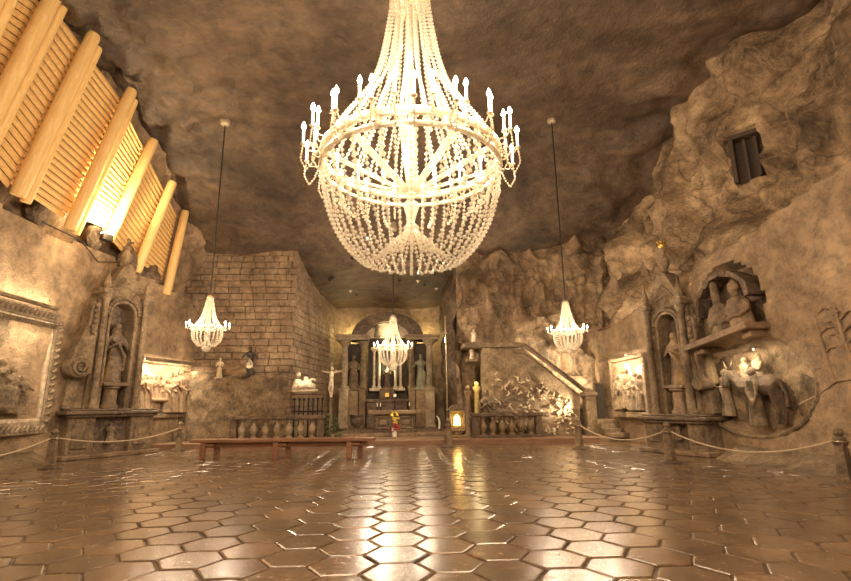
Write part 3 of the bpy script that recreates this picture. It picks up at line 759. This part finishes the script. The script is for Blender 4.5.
# etched lines relief to the right of it
t=thing('carved_landscape','shallow carved trees and hills on the near right wall beside the donkey relief','relief',(8.67,9.6,0),radians(-91))
m=MB()
for x,h0,h1 in ((-.55,1.9,3.3),(-.2,1.7,3.5),(.35,1.9,3.2)):
    m.tube([(x+.12,0,h0),(x,-.02,(h0+h1)/2),(x-.1,0,h1)],[.05,.035,.02],6)
    for i in range(7):
        z=h0+.4+(h1-h0-.4)*i/7; g=1 if i%2 else -1
        m.tube([(x-.02,0,z),(x+g*.2,-.02,z+.12),(x+g*.33,0,z+.1)],[.025,.02,.01],5)
m.tube([(-1.1,0,1.3),(-.6,-.03,1.45),(0,-.03,1.75),(.7,-.03,1.8),(1.4,-.02,2.2),(2.0,0,2.3)],.022,6)
m.build('carved_lines',R_wall,t,smooth=True)
# ------------------------------------------------------------------ relief lamps
def striplamp(label,c,d,l,power,down=(0,0,-1),side=-1,up=False,arm=.3,col=(1,.78,.5)):
    d=Vector(d).normalized(); a=atan2(d.y,d.x)
    t=thing('strip_lamp',label,'lamp',c,a)
    m=MB().box(-l/2,l/2,-.05,.05,0,.03,bev=.008); y=side*.055; z0,z1=(-.0,.085) if up else (-.09,.03); m.box(-l/2,l/2,y-.012,y+.012,z0,z1)
    for q in (-.4,.4): m.box(q*l-.015,q*l+.015,min(0,-side*arm),max(0,-side*arm),.0,.03)
    m.build('housing',R_carve,t)
    m=MB(); q=.055 if up else -.025; m.tube([(-l/2+.04,0,q),(l/2-.04,0,q)],.02,8); m.build('lamp_tube',E_tube,t,smooth=True)
    o=light('AREA',Vector(c)+Vector((0,0,.08 if up else -.06)),power,col,l*.95,down,.07)
    # long side along d
    z=-Vector(down).normalized(); x=(d-d.dot(z)*z).normalized(); y=z.cross(x)
    o.rotation_euler=Matrix((x,y,z)).transposed().to_euler()
striplamp('lit strip lamp above the framed supper relief on the left',(-9.42,12.4,3.60),(0,1,0),3.5,22,(-.35,0,-1))
striplamp('lit strip lamp on top of the supper relief frame, facing the wall above',(-9.50,12.4,4.06),(0,1,0),3.6,20,(-.45,0,.9),-1,True)
striplamp('lit strip lamp above the bright relief beyond the left shrine',c0+Vector((.62,-.14,3.02)),d0,2.9,48,(-.5,.12,-1),arm=.6)
striplamp('lit strip lamp above the relief beyond the right shrine',(7.62,17.6,2.95),(0,1,0),2.3,50,(.5,0,-1),1,arm=.6)
striplamp('lit strip lamp under the niche shelf, above the donkey relief',(8.26,11.95,2.58),(0.02,1,0),1.5,13,(.55,0,-1),1)
# flood lamp behind left shrine lighting the planks
p=P(106,241,Y=14.7)
t=thing('flood_lamp','bright flood lamp shining up the planks above the left shrine','lamp',p,radians(60))
MB().box(-.16,.16,-.1,.1,0,.22,bev=.02).build('housing',M_iron,t); MB().box(-.13,.13,-.08,.08,.215,.235).build('lens',emis('flood_lens',(1,.8,.5),60),t)
light('SPOT',p+Vector((.05,-.05,.3)),420,(1,.76,.45),.1,(-.25,.1,1),None,radians(140))
light('POINT',p+Vector((.25,-.25,.35)),60,(1,.72,.38),.08)
# ------------------------------------------------------------------ timber-framed hole, upper right
t=thing('timber_opening','small dark timber-framed opening in the rough rock, upper right','opening',(10.0,12.36,7.38),radians(-48))
for x in (-.5,.42):
    MB().box(x-.06,x+.06,-.2,.0,0,1.35,bev=.015).build('post',W_dark,t)
MB().box(-.6,.52,-.22,.02,1.32,1.46,bev=.015).build('lintel',W_dark,t)
m=MB()
for i,x in enumerate((-.25,.02,.2)): m.box(x,x+.09,-.05,.03,.02,1.3,bev=.01)
m.build('plank',W_dark,t); MB().box(-.5,.42,.2,.26,0,1.35).build('back_board',W_dark,t)
# ------------------------------------------------------------------ rope barrier
PST=[(-8.75,8.6,0),(-8.30,13.0,0),(-7.3,17.75,0),(1.66,17.35,0),(5.56,15.8,0),(6.31,11.9,0),(7.42,8.4,0)]
def post():
    t=thing('barrier_post','','post',(0,0,0))
    m=MB(); m.lathe([(.24,0),(.24,.03),(.20,.05),(.10,.06)],20); m.build('base_plate',R_dark,t,smooth=True)
    m=MB()
    m.lathe([(.15,.04),(.15,.10),(.125,.13),(.12,.3),(.10,.60),(.09,.62),(.115,.66),(.115,.72),(.085,.74)],4,Matrix.Rotation(pi/4,4,'Z')); m.build('shaft',R_carve,t)
    m=MB(); m.lathe([(.09,.73),(.095,.77),(.05,.79),(.085,.84),(.06,.90),(.02,.93)],14); m.build('finial',R_carve,t,smooth=True)
    m=MB(); m.tube([(.11*cos(a),.11*sin(a),.70) for a in [2*pi*i/16 for i in range(17)]],.018,6); m.build('rope_ring',M_pole,t)
    return t
pt=post()
LB=['barrier post off the left edge before the supper relief','carved salt barrier post at the left, before the supper relief','barrier post at the left end of the altar step, behind the bench','barrier post at the step just right of the altar','barrier post before the foot of the carved staircase','carved barrier post in front of the right shrine','carved barrier post at the right edge of the photo']
for i,(x,y,z) in enumerate(PST):
    q=pt if i==0 else dup(pt,(x,y,z),random.uniform(0,1)); q.location=(x,y,z); q['label']=LB[i]; q['group']='barrier posts along the chapel edge'
RL_=[(0,1,'rope sagging from the left edge to the nearest left barrier post'),(1,2,'long rope hanging in front of the left shrine'),(4,5,'rope hanging from the stair post to the right shrine post'),(5,6,'rope sagging along the right wall to the nearest post')]
for a,b,lab in RL_:
    A=Vector(PST[a])+Vector((0,0,.70)); B=Vector(PST[b])+Vector((0,0,.70)); N=24; dr=(B-A).normalized()*.12; A+=dr;B-=dr
    sag=.22 if (A-B).length>4.5 else .30
    m=MB(); m.tube([A.lerp(B,i/N)+Vector((0,0,-sag*4*(i/N)*(1-i/N))) for i in range(N+1)],.018,6)
    tag(m.build('barrier_rope',M_rope,smooth=True),lab,'rope','ropes of the barrier')
# ------------------------------------------------------------------ bench
A=Vector((-5.55,14.75,0)); B=Vector((-.75,14.35,0)); L=(B-A).length
t=thing('long_bench','long low reddish wooden bench standing before the altar step','bench',(A+B)/2,atan2(B.y-A.y,B.x-A.x))
MB().box(-L/2-.15,L/2+.1,-.22,.22,.44,.53,bev=.015).build('seat',W_red,t)
MB().box(-L/2+.1,L/2-.1,-.04,.04,.30,.42,bev=.01).build('rail',W_red,t)
for x in (-L/2+.35,-L/2+2.35,L/2-.45):
    for y,xo in ((-.15,-.13),(.15,.13)):
        m=MB(); m.box(x+xo-.07,x+xo+.07,y-.05,y+.05,0,.44,bev=.012); m.build('leg',W_red,t)
    MB().box(x-.16,x+.16,-.16,.16,.34,.40,bev=.01).build('stretcher',W_red,t)
# ------------------------------------------------------------------ balustrades
def baluster(): return [(.12,0),(.12,.05),(.06,.08),(.10,.16),(.15,.28),(.14,.36),(.07,.48),(.055,.54),(.09,.58),(.11,.62),(.11,.66)]
def balustrade(label,x0,x1,y,z,n,mat,mat2):
    t=thing('stone_balustrade',label,'balustrade',((x0+x1)/2,y,z)); h=(x1-x0)/2
    MB().box(-h,h,-.16,.16,0,.1,bev=.02).build('base_rail',mat2,t)
    MB().box(-h-.04,h+.04,-.19,.19,.76,.90,bev=.025).build('top_rail',mat2,t)
    for sg in (-1,1): MB().box(sg*(h-.13)-.12,sg*(h-.13)+.12,-.15,.15,.1,.76,bev=.02).build('end_post',mat2,t)
    o=None
    for i in range(n):
        x=-h+.42+(2*h-.84)*i/(n-1)
        if o is None: o=MB().lathe(baluster(),14,T(0,0,.1)).build('baluster',mat,t,smooth=True); q=o
        else: q=o.copy(); COL.objects.link(q); q.parent=t
        q.location=(x,0,0)
balustrade('dark salt balustrade with vase balusters at the left of the altar',-6.15,-2.75,19.3,.15,7,R_mid,R_dark)
balustrade('dark salt balustrade with vase balusters at the right, below the staircase',2.75,5.4,19.3,.15,6,R_brown,R_dark)
# ------------------------------------------------------------------ staircase wall
t=thing('carved_staircase','salt staircase with sloping handrail and foliage carved side wall','staircase',(0,20.0,0))
def q2(px,py): p=P(px,py,Y=20.0); return (p.x,p.z)
poly=[q2(482,437),q2(580,440),q2(580,396),q2(524,349),q2(482,348)]
poly=[(x,max(z,.14)) for x,z in poly]
m=MB(); m.prism(poly,0,.35); m.build('side_wall',R_carve,t)
a=q2(463,345);b=q2(524,344);c=q2(587,392)
m=MB(); m.prism([(a[0],a[1]-.12),(b[0],b[1]-.12),(b[0],b[1]+.05),(a[0],a[1]+.05)],-.15,1.1); m.build('landing',R_carve,t)
m=MB(); m.tube([(b[0]-.1,0,b[1]-.02),(b[0],0,b[1]-.03),(c[0],0,c[1])],[.09,.09,.09],8); m.tube([(b[0]-.5,-.02,b[1]-.35),(b[0],-.02,b[1]-.4),(c[0]-.1,-.02,c[1]-.3)],.035,6); m.build('handrail',R_dark,t,smooth=True)
px0=c[0]+.05
m=MB(); m.box(px0-.2,px0+.2,-.25,.2,.14,c[1]-.15,bev=.03); m.box(px0-.26,px0+.26,-.31,.26,.14,.45,bev=.03); m.box(px0-.27,px0+.27,-.32,.27,c[1]-.15,c[1]+.0,bev=.03); m.lathe([(.2,c[1]),(.22,c[1]+.06),(.1,c[1]+.12),(.02,c[1]+.16)],14,T(px0,-.03,0)); m.build('newel_post',R_carve,t)
m=MB(); random.seed(3)
for i in range(120):
    u=random.random(); w_=random.random()
    px=490+88*u; top=352+max(0,(px-524))*.84+14; py=top+(436-top)*w_*.98
    if px<530 and py<372: continue
    x,z=q2(px,py); r=random.uniform(.07,.16); a0=random.uniform(0,6.28)
    m.tube([(x,-.01,z),(x+r*cos(a0),-.08,z+r*sin(a0)),(x+1.6*r*cos(a0+.6),-.02,z+1.6*r*sin(a0+.6))],[.02,.05,.012],6)
m.build('carved_foliage',R_pale,t,smooth=True)
m=MB()
for i in range(9):
    f=i/9; x=b[0]+(c[0]-b[0])*f; z=b[1]+(c[1]-b[1])*f-1.0
    if z>.2: m.box(x,x+(c[0]-b[0])/9+.02,.35,1.1,.14,z,bev=0)
m.build('stair_tread',R_brown,t)
light('AREA',(b[0]+1.0,20.42,b[1]-.85),25,(1,.8,.5),2.2,(.1,.5,.9),.15)
p=Vector(((b[0]+c[0])/2+.15,20.36,(b[1]+c[1])/2-.35))
o=light('AREA',p,45,(1,.8,.52),2.9,(0,.8,.6),.1)
z=-Vector((.25,.75,.6)).normalized(); d=Vector((c[0]-b[0],0,c[1]-b[1])).normalized(); x=(d-d.dot(z)*z).normalized(); o.rotation_euler=Matrix((x,z.cross(x),z)).transposed().to_euler()
# hidden lamp low on the stair face lighting the foliage
p=q2(577,412); light('SPOT',(p[0],19.55,p[1]),130,(1,.8,.5),.05,(-1,.35,.55),None,radians(100))
# steps & door
for i in range(4): struct(MB().box(7.55,8.5,18.3+i*.32,20.9,.14+i*.15,.30+i*.15,bev=.02),'trim_%d'%(i+2),R_carve)
dd=P(602,412,Y=20.4); t=MB().box(dd.x-.22,dd.x+.22,20.38,20.45,.72,2.1,bev=.01).build('door_1',M_blue); t['kind']='structure'
MB().ball((dd.x+.15,20.36,1.35),.03,8).build('door_handle',M_pole,t)
struct(frame_bars(dd.x-.22,dd.x+.22,.72,2.1,.09,20.33,20.5),'trim_6',R_carve)
# ------------------------------------------------------------------ high altar
t=thing('high_altar','tall columned altarpiece with round arch at the far end of the chapel','altarpiece',(-.58,25.9,.27)); Y0=0
Z=lambda py:P(395,py,Y=25.9).z-.27
zp=Z(388)
ze=Z(341)
for x in (-2.15,-1.25,1.25,2.15):
    big_=abs(x)>2
    m=MB(); w_=.27 if big_ else .2; y=-.25 if big_ else .1
    m.box(x-w_,x+w_,y-w_,y+w_,0,.18,bev=.02); m.box(x-w_*.85,x+w_*.85,y-w_*.85,y+w_*.85,.18,zp-.15,bev=.02); m.box(x-w_,x+w_,y-w_,y+w_,zp-.15,zp,bev=.02); m.build('pedestal',R_mid if big_ else R_brown,t)
    m=MB(); r=.17 if big_ else .15
    m.lathe([(r*1.5,zp),(r*1.5,zp+.08),(r,zp+.15),(r,zp+1.2),(r*1.1,zp+1.22),(r*1.1,zp+1.28),(r,zp+1.3),(r*.88,ze-.4),(r*1.0,ze-.36),(r*.9,ze-.3),(r*1.9,ze-.08),(r*2.1,ze)],18,T(x,y,0)); m.build('column',R_mid if big_ else R_carve,t,smooth=True)
for sg in (-1,1):
    m=MB(); x0,x1=sorted((sg*.95,sg*2.6)); m.box(x0,x1,-.6,.5,ze,ze+.14,bev=.02); m.box(x0-.05,x1+.05,-.72,.5,ze+.14,ze+.26,bev=.03); m.box(x0+.05,x1-.05,-.5,.5,ze-.0,ze+.05); m.build('entablature',R_mid,t)
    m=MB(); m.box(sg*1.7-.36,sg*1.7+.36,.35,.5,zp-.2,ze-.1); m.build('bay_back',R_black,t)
    m=MB(); m.box(sg*1.72-.28,sg*1.72+.28,-.12,.4,0,zp-.1,bev=.02); m.build('statue_plinth',R_brown,t)
m=MB(); n=20
for (ra,rb,ya,yb) in ((1.15,1.72,-.2,.5),(1.72,1.86,-.1,.5)):
    for i in range(n):
        a0,a1=pi*i/n,pi*(i+1)/n; z0=ze+.2
        m.prism([(ra*cos(a1),z0+ra*.70*sin(a1)),(ra*cos(a0),z0+ra*.70*sin(a0)),(rb*cos(a0),z0+rb*.70*sin(a0)),(rb*cos(a1),z0+rb*.70*sin(a1))],ya,yb)
m.build('lunette_arch',R_dark,t)
m=MB(); arc=[(1.25*cos(pi*i/n),ze+.2+.87*sin(pi*i/n)) for i in range(n+1)]; m.prism([(-1.25,ze)]+arc[::-1]+[(1.25,ze)],.42,.5); m.build('lunette_back',R_pale,t)
m=MB()
for x,z,h_ in ((-.55,ze+.22,.75),(.5,ze+.22,.7)): figure(m,T(x,.2,z),h_,'reach',1.4)
for i in range(14):
    a=2*pi*i/14; m.tube([(0,.05,ze+1.25),(.34*cos(a),.05,ze+1.25+.3*sin(a))],[.05,.015],5)
m.build('lunette_carving',R_carve,t,remesh=.03)
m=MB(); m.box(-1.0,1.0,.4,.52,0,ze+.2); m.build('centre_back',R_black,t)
m=MB(); zc0=Z(388); zc1=Z(350)
for sg in (-1,1): m.lathe([(.12,zc0),(.12,zc0+.08),(.07,zc0+.12),(.065,zc1-.1),(.12,zc1)],12,T(sg*.42,.15,0)); m.lathe([(.12,zc0),(.12,zc0+.08),(.07,zc0+.12),(.065,zc1-.1),(.12,zc1)],12,T(sg*.68,.2,0))
m.box(-.85,.85,-.05,.45,zc1,zc1+.15,bev=.02); m.prism([(-.6,zc1+.15),(.6,zc1+.15),(0,zc1+.5)],0,.4); m.box(-.9,.9,-.1,.45,zc0-.14,zc0,bev=.02)
m.build('centre_shrine',R_pale,t)
m=MB(); m.box(-1.0,1.0,-.5,.4,0,Z(402),bev=.03); m.box(-1.1,1.1,-.55,.4,Z(402),Z(399),bev=.02); m.build('rear_table',R_dark,t)
m=MB(); m.box(-.38,.38,-.35,.1,Z(399),Z(390),bev=.03); m.prism([(-.4,Z(390)),(.4,Z(390)),(.15,Z(387)),(-.15,Z(387))],-.37,.1); m.build('tabernacle',R_brown,t)
m=MB(); m.box(-.1,.1,-.4,-.34,Z(397),Z(393),bev=.01); m.build('tabernacle_door',M_gold,t)
AX=-.58; AY=25.9
light('POINT',(AX,AY+.0,.27+Z(368)),15,(1,.8,.5),.1)
light('POINT',(AX,AY-.0,.27+Z(330)),8,(1,.85,.5),.1)
for sg in (-1,1):
    light('POINT',(AX+sg*1.95,AY+.75,.27+Z(334)),24,(1,.8,.36),.1)
    light('POINT',(AX+sg*1.7,AY-.9,.27+Z(395)),3,(1,.75,.4),.08)
statue('altar_statue','brown robed statue between the left columns of the high altar',(AX-1.72,AY+.05,.27+zp-.1),0,1.75,R_carve,'fold')
statue('altar_statue','greenish grey statue with raised arm between the right columns of the high altar',(AX+1.72,AY+.05,.27+zp-.1),0,1.8,simple('green_salt',(.24,.24,.16),.5,0,.3,3),'reach')
statue('altar_statue','small dark statue in the lit centre shrine of the high altar',(AX,AY+.15,.27+Z(388)),0,1.15,R_dark,'fold')
# mensa
mc=Vector((-.16,22.0,.27)); t=thing('altar_table','dark stone altar table with a thick slab top in the middle','altar',mc)
MB().box(-1.12,1.12,-.45,.45,.72,.90,bev=.03).build('table_top',R_brown,t)
m=MB(); m.box(-.86,.86,-.33,.33,.05,.72,bev=.03); m.box(-.92,.92,-.38,.38,0,.1,bev=.02); m.build('table_body',R_dark,t)
m=frame_bars(-.72,-.22,.2,.6,.05,-.37,-.3); m.box(-.62,-.32,-.36,-.3,.3,.5,bev=.02)
m.build('front_panel',R_carve,t)
m=frame_bars(.22,.72,.2,.6,.05,-.37,-.3); m.box(.32,.62,-.36,-.3,.3,.5,bev=.02); m.build('front_panel',R_carve,t)
t=thing('altar_cross','small standing cross with a pale centre on the altar table','cross',mc+Vector((0,0,.90)))
m=MB(); m.lathe([(.12,0),(.11,.03),(.03,.06),(.025,.2)],12); m.box(-.02,.02,-.02,.02,.18,.85,bev=.005); m.box(-.17,.17,-.02,.02,.58,.62,bev=.005); m.build('cross',M_iron,t)
m=MB(); m.ball((0,-.03,.6),.07,10,(1,.4,1)); m.build('cross_centre',M_white,t)
for i,x in enumerate((-.75,-.62,.62)):
    t=thing('altar_candlestick',['outer left candlestick on the altar table','inner left candlestick on the altar table','right candlestick on the altar table'][i],'candlestick',mc+Vector((x,0,.9)),0,'candlesticks on the altar table')
    MB().lathe([(.06,0),(.05,.02),(.015,.05),(.02,.12),(.04,.15)],10).build('holder',M_iron,t,smooth=True); MB().lathe([(.018,.15),(.018,.32)],8).build('candle',M_candle,t)
# flowers in front
t=thing('flower_arrangement','red, yellow and white flower arrangement standing before the altar table','flowers',(-.17,20.75,.15))
MB().lathe([(.09,0),(.11,.1),(.08,.2),(.1,.24)],12).build('vase',M_white,t,smooth=True)
random.seed(5)
for nm,mt,z0,z1,r0,n in (('red_flowers',M_red,.22,.48,.20,26),('yellow_flowers',M_yellow,.5,.95,.13,26),('white_flowers',M_white,.2,.34,.1,8),('leaves',M_leaf,.22,.6,.22,20)):
    m=MB()
    for i in range(n):
        z=random.uniform(z0,z1); k=r0*sin(pi*min(.95,max(.1,(z-z0)/(z1-z0+.01))))*.8+.05; a=random.uniform(0,6.28); m.ball((k*cos(a),k*sin(a)*.8,z),random.uniform(.035,.06),6,(1,1,.7))
    m.build(nm,mt,t,smooth=True)
# urn left of altar
p=P(355,436,Z=.27)
t=thing('stone_urn','dark stone urn on a foot standing left of the altar table','urn',(-1.75,21.6,.27))
MB().lathe([(.2,0),(.2,.05),(.09,.1),(.08,.18),(.22,.32),(.28,.5),(.25,.62),(.3,.68),(.3,.74),(.22,.74)],18).build('bowl',R_dark,t,smooth=True)
MB().box(-.3,.3,-.25,.25,-.0,.05).build('base',R_dark,t)
# white candle stand right of altar
t=thing('white_candle','short white curved ornament standing at the right column foot','ornament',(1.75,22.4,.27))
MB().lathe([(.12,0),(.1,.04),(.03,.08)],10).build('base',R_dark,t); MB().tube([(0,0,.06),(.03,0,.3),(0,0,.5),(-.1,0,.62)],[.04,.05,.04,.03],8).build('scroll',M_white,t,smooth=True)
# crucifix left
cp_=P(331,436,Z=.15); cz=P(331,363,Y=19.6).z
t=thing('standing_crucifix','tall pale crucifix with figure standing at the left of the altar','crucifix',(P(331,400,Y=19.75).x,19.75,.15))
H=P(331,362,Y=19.75).z-.15; zc_=P(331,372,Y=19.75).z-.15
m=MB(); m.box(-.05,.05,-.02,.05,.4,H,bev=.01); m.box(-.42,.42,-.02,.05,zc_-.05,zc_+.05,bev=.01); m.build('cross',R_carve,t)
m=MB(); zz=zc_
m.tube([(0,-.06,zz+.0),(0,-.07,zz-.12),(0,-.08,zz-.28),(.02,-.08,zz-.40)],[.07,.085,.07,.075],8); m.ball((.02,-.1,zz+.12),.07,10,(.85,.95,1.2))
for g in (-1,1):
    m.tube([(0,-.06,zz-.02),(g*.1,-.06,zz-.03),(g*.24,-.05,zz-.0),(g*.4,-.04,zz+.05)],[.05,.035,.028,.02],7)
    m.tube([(g*.035,-.08,zz-.38),(g*.06,-.13,zz-.62),(g*.02,-.07,zz-.88),(g*.015,-.11,zz-.96)],[.055,.045,.03,.025],7)
m.build('corpus',R_pale,t,remesh=.014)
m=MB(); m.lathe([(.32,0),(.3,.1),(.18,.16),(.14,.35),(.1,.42)],12); m.build('base',R_brown,t)
m=MB(); random.seed(9)
for i in range(60):
    a=random.uniform(0,6.28); z=random.uniform(.0,.85); r=.34*(1-z*.7)+.03; x,y=r*cos(a),r*sin(a)
    m.tube([(x*.6,y*.6,z),(x,y,z+.1),(x*1.3,y*1.3,z+.06)],[.012,.045,.006],5)
m.build('foliage',M_leaf,t,smooth=True)
# tall processional pole cross
bx=P(447,400,Y=19.2).x; hh=P(447,318,Y=19.2).z-.15
t=thing('pole_cross','tall thin pole with a small cross arm standing right of the altar','cross',(bx,19.2,.15))
MB().lathe([(.16,0),(.15,.05),(.04,.09)],14).build('base',R_dark,t,smooth=True)
MB().tube([(0,0,.05),(0,0,hh)],.028,8).build('pole',M_pole,t)
MB().tube([(-.2,0,hh-.6),(.2,0,hh-.6)],.02,6).build('cross_arm',M_pole,t)
MB().ball((0,0,hh+.03),.05,8).build('knob',M_pole,t)
for z in (1.0,2.0,2.9): MB().ball((0,0,z),.045,8).build('pole_joint',M_pole,t)
# lantern shrine
lx=P(457,420,Y=19.0).x
t=thing('lantern_shrine','small stone shrine with a glowing yellow arched pane, right of the pole','lantern',(lx,19.0,.15))
m=MB(); m.box(-.34,.34,-.2,.2,0,.14,bev=.02); m.box(-.12,.12,-.12,.12,.14,.3,bev=.02); m.box(-.3,.3,-.18,.18,.26,.34,bev=.02); m.build('foot',R_brown,t)
m=frame_bars(-.22,.22,.42,.95,.08,-.16,.12); m.box(-.22,.22,.05,.12,.42,.95); m.build('case',R_carve,t)
m=MB(); m.prism([(-.36,1.03),(.36,1.03),(.2,1.18),(.12,1.24),(-.12,1.24),(-.2,1.18)],-.2,.16); m.build('roof',R_dark,t)
m=MB(); m.prism([(-.13,.46),(.13,.46),(.13,.68),(.09,.8),(0,.88),(-.09,.8),(-.13,.68)],-.02,.04); m.build('glowing_pane',E_yel,t)
light('POINT',(lx,18.75,.85),4,(1,.65,.2),.05)
# things on/above right balustrade
def at(px,py,Y): p=P(px,py,Y=Y); return p
tz=1.05
x=at(487,400,19.6).x; statue('balustrade_figure','dark kneeling-sized figure standing behind the right balustrade, left end',(x,19.75,.15),0,1.75,R_dark,'fold',True)
for px,mt,lab,hh_ in ((468,R_brown,'brown salt pillar with a small capital beside the glowing lantern shrine',1.75),(477,simple('yellow_salt',(.55,.42,.17),.5),'yellowish salt pillar between the brown pillar and the dark figure',1.9)):
    x=at(px,400,19.9).x; t=thing('salt_pillar',lab,'pillar',(x,19.95,.15),0)
    MB().lathe([(.16,0),(.16,.1),(.11,.15),(.10,hh_-.2),(.15,hh_-.1),(.15,hh_)],14).build('shaft',mt,t,smooth=True)
    MB().ball((0,0,hh_+.1),.10,10).build('top_ball',mt,t,smooth=True)
light('POINT',(at(474,380,19.7).x,19.6,2.3),10,(1,.75,.35),.05)
# small white carvings on right rock
for px,py,h_,lab in ((472,359,.5,'small white bust on a bracket above the salt pillars'),(474,342,.55,'small pale praying figure on the rock above the staircase landing end')):
    p=at(px,py,20.3); t=thing('wall_carving',lab,'statue',p)
    MB().box(-.22,.22,-.1,.6,-.1,0,bev=.02).build('bracket',R_carve,t)
    figure(MB(),T(0,0.05,-.02),h_,'fold',1.2).build('figure',R_pale,t,remesh=.014)
# pieta carving on the block wall + grille
p=at(304,392,20.15); t=thing('pale_sculpture','bright white salt sculpture of a reclining group on the block wall','sculpture',(p.x,20.25,p.z))
MB().box(-.5,.5,-.15,.3,-.1,0,bev=.02).build('bracket',R_dark,t)
m=MB(); m.tube([(-.45,0,.15),(-.2,-.05,.25),(.1,-.08,.3),(.42,-.05,.18)],[.12,.17,.16,.1],10); m.tube([(-.3,.05,.15),(-.28,.05,.5)],[.2,.15],10); m.ball((-.27,0,.68),.11,10); m.ball((.05,-.05,.5),.1,10)
m.tube([(.1,0,.35),(.3,.02,.5),(.42,0,.45)],[.09,.06,.05],8); m.box(-.5,.5,-.1,.2,0,.12,bev=.03); m.build('carved_group',R_pale,t,remesh=.02)
light('SPOT',(p.x,19.2,p.z+1.4),50,(1,.85,.6),.05,(0,1,-1),None,radians(35))
x0=at(292,410,20.1).x; x1=at(324,410,20.1).x
t=thing('iron_grille','low dark iron grille of arched bars behind the left balustrade','grille',((x0+x1)/2,20.15,.15)); h=(x1-x0)/2
MB().box(-h,h,-.03,.03,1.0,1.06).build('lower_rail',M_iron,t); MB().box(-h,h,-.03,.03,.05,.1).build('bottom_rail',M_iron,t)
for i in range(7):
    x=-h+.08+(2*h-.16)*i/6; m=MB(); m.tube([(x,0,.05),(x,0,1.45)],.028,6); m.ball((x,0,1.5),.045,6); m.build('bar',M_iron,t)
# ledge statues
def lz(x): u=(x+8.5)/4.1; return 2.55+.3*max(0,1-u/.35)+.12*nz(u*9,1,2)-.02
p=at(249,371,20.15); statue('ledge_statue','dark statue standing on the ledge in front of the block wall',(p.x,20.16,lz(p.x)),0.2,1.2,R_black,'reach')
p=at(220,366,20.15); statue('ledge_statue','small white statue on the ledge below the left chandelier',(p.x,20.14,lz(p.x)),0,.8,R_pale,'fold')
m=MB(); m.ball((0,0,0),.45,12,(1.5,.7,.7)); m.v=[tuple(Vector(v)*(1+.3*chunk(v[0]*2,v[1]*2,v[2]*2))) for v in m.v]
p=at(236,372,20.3); tag(m.build('rock_block',R_brown,loc=(p.x,20.25,lz(p.x)+.17)),'brown boulder on the ledge between the white and dark statues','rock')
light('SPOT',(at(244,360,19.6).x,19.85,at(244,372,20).z+.15),16,(1,.75,.4),.04,(.3,.6,.6),None,radians(100))
# cable along the left wall
m=MB(); pts=[P(30,222,Y=13.2),P(60,240,Y=14.6),P(85,262,Y=15.4),P(100,262,Y=16.3)]
pts=[(xl(q.y)+.32,q.y,q.z) for q in pts]
tag(m.tube(pts,.02,6).build('wall_cable',M_cable),'thin black cable running along the left wall below the log feet','cable')
random.seed(21)
for i in range(14):
    x=random.uniform(-3.2,1.9); y=random.uniform(20.8,25.6)
    o=MB().lathe([(.10,0),(.09,-.02),(.04,-.03),(.035,-.10)],10).build('ceiling_anchor',M_iron if i%3 else R_pale,loc=(x,y,zc(x,y)-.06))
    tag(o,'small round anchor plate fixed in the low ceiling before the high altar','anchor',group='ceiling anchors of the altar passage')
# ------------------------------------------------------------------ world, camera, view
w=bpy.data.worlds.new('world'); S.world=w; w.use_nodes=True
w.node_tree.nodes['Background'].inputs[0].default_value=(.9,.6,.35,1); w.node_tree.nodes['Background'].inputs[1].default_value=.02
cam=bpy.data.cameras.new('camera'); co=bpy.data.objects.new('camera',cam); COL.objects.link(co); S.camera=co
cam.sensor_fit='HORIZONTAL'; cam.sensor_width=36; cam.lens=F/851*36; cam.clip_start=.1; cam.clip_end=200
co.location=(0,0,CZ)
co.rotation_mode='QUATERNION'
co.rotation_quaternion=(Matrix.Rotation(-YAW,3,'Z')@Matrix.Rotation(pi/2+PITCH,3,'X')@Matrix.Rotation(-ROLL,3,'Z')).to_quaternion()
S.view_settings.view_transform='Standard'; S.view_settings.look='None'; S.view_settings.gamma=1; S.view_settings.use_curve_mapping=False
S.view_settings.exposure=1.27
